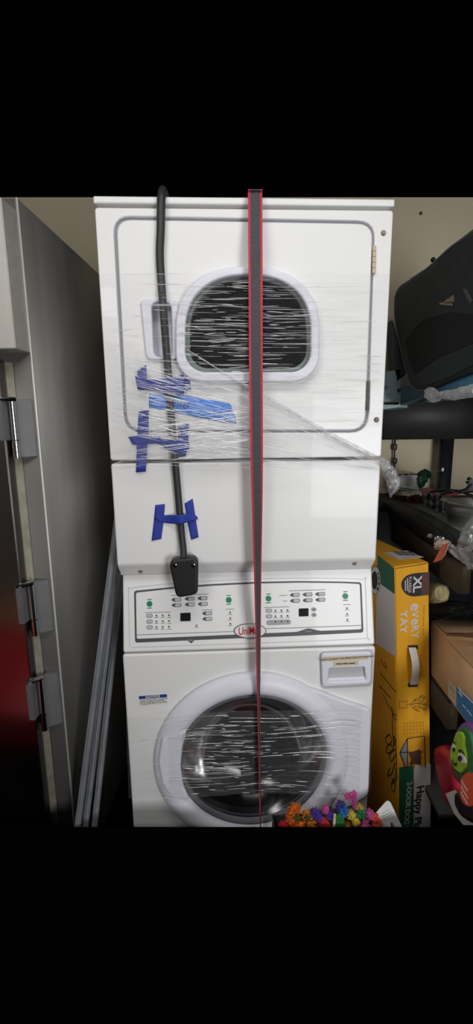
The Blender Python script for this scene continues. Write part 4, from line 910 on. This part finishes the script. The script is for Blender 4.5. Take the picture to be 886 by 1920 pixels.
# blue hang card, avocado plush and the goods below it
hp = Pl(SP.w(0, 0, .03), SP.n)
hc = thing('plush_toy', 'flat avocado shaped plush toy with eyes, hanging from a blue card', 'toy', SP.pt(862, 1490, .06))
bc_ = slab('hang_card', SP, [[(855, 1286), (900, 1330), (900, 1392), (854.5, 1324)]], .02, .0012, .0003, 'cardblue', hc)
text('card_text', 'chip', SP, 862.5, 1300, 7, 'tagw', bc_, .022, 0, 1.0, shear=0, bold=.02)
strokes('card_print', SP, [[(866, 1321), (872, 1328)], [(874, 1330), (884, 1342)], [(857, 1288), (868, 1300), (886, 1318)]], .6, 'tagw', bc_, .022)
AV = [(851, 1366), (860, 1354), (870, 1352), (879, 1362), (885, 1380), (890, 1410), (894, 1450), (890, 1490), (878, 1494), (862, 1480), (848, 1458), (838, 1426), (838, 1405), (844, 1386)]
def shrink(l, k, cx=865, cy=1425, dx=0, dy=0): return [(cx+(x-cx)*k+dx, cy+(y-cy)*k+dy) for x, y in l]
av = slab('plush_body', SP, [roundpoly(AV, 12)], .03, .036, .015, 'avp', hc, res=5)
slab('plush_front', SP, [roundpoly(shrink(AV, .86), 11)], .062, .010, .005, 'avg', av, res=4)
slab('plush_face', SP, [roundpoly([(853, 1372), (863, 1371), (868, 1384), (868, 1402), (872, 1420), (872, 1440), (862, 1452), (850, 1442), (842, 1424), (842, 1406), (848, 1390)], 6)], .070, .008, .004, 'avl', av, res=4)
slab('plush_seed', SP, [roundpoly([(842, 1432), (850, 1440), (857, 1454), (860, 1470), (852, 1462), (845, 1450)], 5)], .070, .007, .003, 'avb', av, res=4)
e1_ = slab('eye', SP, [roundpoly([(857, 1413), (864, 1412), (870, 1420), (873, 1432), (866, 1432), (859, 1427)], 4)], .077, .003, .001, 'eyew', av); slab('pupil', SP, [ellipse(860.5, 1422, 4, 5.5, 20)], .079, .0025, .001, 'dark', e1_)
e2_ = slab('eye', SP, [ellipse(848.5, 1402, 2.6, 7, 20)], .077, .003, .001, 'eyew', av); slab('pupil', SP, [ellipse(848.6, 1405, 1.9, 4, 20)], .079, .0025, .001, 'dark', e2_)
strokes('stitched_smile', SP, [[(847, 1424), (848, 1430), (852, 1434), (855, 1430)], [(858, 1408), (864, 1408), (870, 1416)], [(848, 1390), (851, 1392), (852, 1396)]], .9, 'dark', av, .080)
ot = slab('orange_tag', SP, [ellipse(879, 1480, 19, 32, 40)], .078, .001, .0003, 'tagr', hc)
for k, tx in enumerate(('Sounds', 'Squeaks', 'Repeats')): text('tag_text', tx, SP, 864.5+k*-.5, 1464+k*11, 6.5, 'tagw', ot, .0795, -.0, .9, 'LEFT', bold=.02)
rb = slab('snack_packet', SP, [roundpoly([(809, 1400), (822, 1395), (838, 1410), (846, 1440), (852, 1482), (840, 1495), (834, 1512), (822, 1480), (812, 1440)], 6)], -.05, .05, .02, 'redbag'); tag(rb, 'crinkled red packet between the yellow carton and the avocado plush', 'packet')
sl = thing('pet_brush', 'black oval rubber toy mounted on a white card below the avocado plush', 'toy', SP.pt(866, 1560, .03))
cd_ = slab('backing_card', SP, [[(834, 1488), (852, 1481), (892, 1520), (892, 1547), (868, 1547), (850, 1525)]], .012, .0015, .0004, 'paper', sl)
slab('rubber_toy', SP, [roundpoly([(848, 1484), (858, 1486), (876, 1500), (896, 1520), (896, 1546), (880, 1545), (860, 1532), (849, 1510)], 8)], .014, .03, .012, 'dark', sl, res=4)

# ------------------------------------------------------------------ yarn flower garland in front of the washer
gz = zs; GY = e0.y+(.2-e0.x)*d_.y/d_.x+.012
GPn = Pl(V((.2, GY+.012, 0)), (0, -1, 0))
bin_ = thing('storage_bin', 'dark open bin standing below the yarn flowers in front of the washer', 'bin', V((GPn.pt(620, 1552).x, GY+.03, 0)))
bx0, bx1 = GPn.pt(515, 1552).x, GPn.pt(735, 1552).x; zt_ = GPn.pt(620, 1553).z
bm = bmesh.new(); cxb = (bx0+bx1)/2
for c, s in (((cxb, GY+.004, zt_/2), (bx1-bx0, .004, zt_)), ((cxb, GY+.062, zt_/2), (bx1-bx0, .004, zt_)), ((bx0, GY+.033, zt_/2), (.004, .06, zt_)), ((bx1, GY+.033, zt_/2), (.004, .06, zt_)), ((cxb, GY+.033, zt_-.06), (bx1-bx0, .056, .004))): box(bm, c, s)
ob('bin_body', bm, 'dark', bin_)
gl = thing('yarn_garland', 'colourful yarn flower garland heaped at the foot of the washer', 'garland', V((cxb, GY+.03, zt_-.03)))
def pompom(x, y, r, mt, w=0, n=70, sq=1):
    c = GPn.pt(x, y, w); R = 1.12*r*c.y/830; bm = bmesh.new()
    blob(bm, c, (R*.72, R*.6, R*.72*sq), 2, .2, 30)
    for k in range(n):
        d = V((random.gauss(0, 1), random.gauss(0, 1)-.4, random.gauss(0, 1))).normalized(); d.z *= sq
        s = d.orthogonal().normalized().cross(d).normalized(); L = R*random.uniform(.85, 1.12)
        a, b, e = c+d*R*.45, c+d*L*.85+s*R*.06, c+d*L+s*random.uniform(-.15, .15)*R
        tube(bm, [a, b, e], [R*.12, R*.10, R*.05], 5)
    return ob('yarn_flower', bm, mt, gl)
for x, y, r, mt_, w in ((552, 1518, 14, 'y_orange', 0), (576, 1528, 12, 'y_amber', 0), (545, 1534, 13, 'y_orange', -.005), (556, 1531, 9, 'y_olive', .012), (576, 1534, 7, 'y_olive', .014), (532, 1549, 11, 'y_red', .006), (560, 1546, 13, 'y_orange', .008), (582, 1545, 12, 'y_amber', .004),
        (590, 1524, 11, 'y_purple', .006), (597, 1532, 9, 'y_purple', .01), (610, 1517, 9, 'y_pink', 0), (618, 1528, 9, 'y_purple', .004), (638, 1510, 10, 'y_violet', -.004), (643, 1521, 11, 'y_blue', .006), (652, 1493, 8, 'y_pink', 0), (661, 1490, 9, 'y_pink', .004), (664, 1502, 6, 'y_pink', .004), (664, 1511, 5, 'y_pink', .004),
        (657, 1527, 10, 'y_yellow', .006), (666, 1540, 9, 'y_yellow', .01), (673, 1513, 8, 'y_yellow', -.006), (676, 1526, 11, 'y_green', .006), (693, 1526, 10, 'y_pink', 0), (702, 1532, 9, 'y_coral', .004), (684, 1546, 10, 'y_pink', .01), (706, 1546, 11, 'y_coral', .006), (622, 1545, 9, 'y_leaf', -.002), (604, 1548, 9, 'y_red', .004), (650, 1548, 9, 'y_amber', .002)):
    pompom(x, y, r, mt_, w)
slab('felt_leaf', GPn, [roundpoly([(628, 1552), (627, 1535), (634, 1526), (644, 1532), (648, 1552)], 3)], .012, .004, .0015, 'y_leaf', gl); slab('felt_leaf', GPn, [roundpoly([(600, 1552), (600, 1534), (606, 1532), (619, 1545), (621, 1552)], 2)], .012, .004, .0015, 'y_red', gl)
slab('felt_strip', GPn, [[(623, 1553), (625, 1527), (630, 1527), (628, 1553)]], .016, .003, .001, 'bone', gl)
pth = smooth_path([GPn.pt(x, y, -.004) for x, y in ((530, 1550), (560, 1538), (590, 1535), (620, 1536), (650, 1530), (680, 1536), (708, 1548))], 5); bm = bmesh.new(); tube(bm, pth, .004, 6); ob('cord', bm, 'y_olive', gl)
TGp = Pl(GPn.pt(728, 1530, -.01), (.25, -1, .15)); tgc = slab('hang_tag', TGp, [roundpoly([(725, 1501), (731, 1503), (754, 1552), (735, 1580), (700, 1560), (702, 1527)], 4)], -.001, .0012, .0003, 'paper', gl)
strokes('tag_print', TGp, [[(714, 1527), (730, 1517)], [(716, 1531), (734, 1521)], [(718, 1535), (735, 1526)], [(721, 1539), (738, 1530)]], .4, 'mark', tgc, .0006)

# ------------------------------------------------------------------ light
def area(name, loc, size, watts, rgb, aim=None, sy=None):
    l = bpy.data.lights.new(name, 'AREA'); l.shape = 'RECTANGLE'; l.size = size; l.size_y = sy or size; l.energy = watts; l.color = rgb
    o = bpy.data.objects.new(name, l); COL.objects.link(o); o.location = loc
    o.rotation_euler = ((V(aim)-V(loc)) if aim else V((0, 0, -1))).to_track_quat('-Z', 'Y').to_euler(); return o
area('overhead_light', (.05, .45, WT-.03), 1.2, 8.5, (1, .985, .96), sy=.3)
area('overhead_light', (-1.0, -.8, WT-.03), .9, 16, (1, .985, .96), aim=(.3, 1.3, .9), sy=.3)  # unseen lamp added at the left to fill the lower washer front
area('added_fill_light', (1.3, -1.9, 1.2), .8, 14.5, (.97, .98, 1), aim=(.85, 2.0, 1.25), sy=1.2).data.spread = math.radians(95)  # unseen fill light added behind the camera to brighten wall and shelves
w = bpy.data.worlds.new('world'); S.world = w; w.use_nodes = True; w.node_tree.nodes['Background'].inputs[0].default_value = (0, 0, 0, 1)

# added unseen blocks mirrored in the steel door; the red stands for clothing
rc = thing('reflection_block', 'low red block added beside the camera for the steel door to mirror', 'box', (-1.02, .55, zs))
bm = bmesh.new(); box(bm, (-1.02, .55, zs+.05), (.74, .60, .10), bev=.008); ob('block_body', bm, 'blockred', rc)
bm = bmesh.new(); box(bm, (-1.02, .55, zs+.112), (.76, .62, .022), bev=.006); ob('block_top', bm, 'blockred', rc)
bm = bmesh.new(); box(bm, (-1.0, -.06, zs+.065), (.76, .54, .13), bev=.004); tag(ob('carton', bm, 'card'), 'flat brown block added behind the low red block for the steel door to mirror', 'box')  # added block that gives the steel door a beige reflection

vs_ = S.view_settings
S.display_settings.display_device = 'sRGB'; vs_.view_transform = 'Standard'; vs_.look = 'None'; vs_.exposure = 0; vs_.gamma = 1; vs_.use_curve_mapping = False
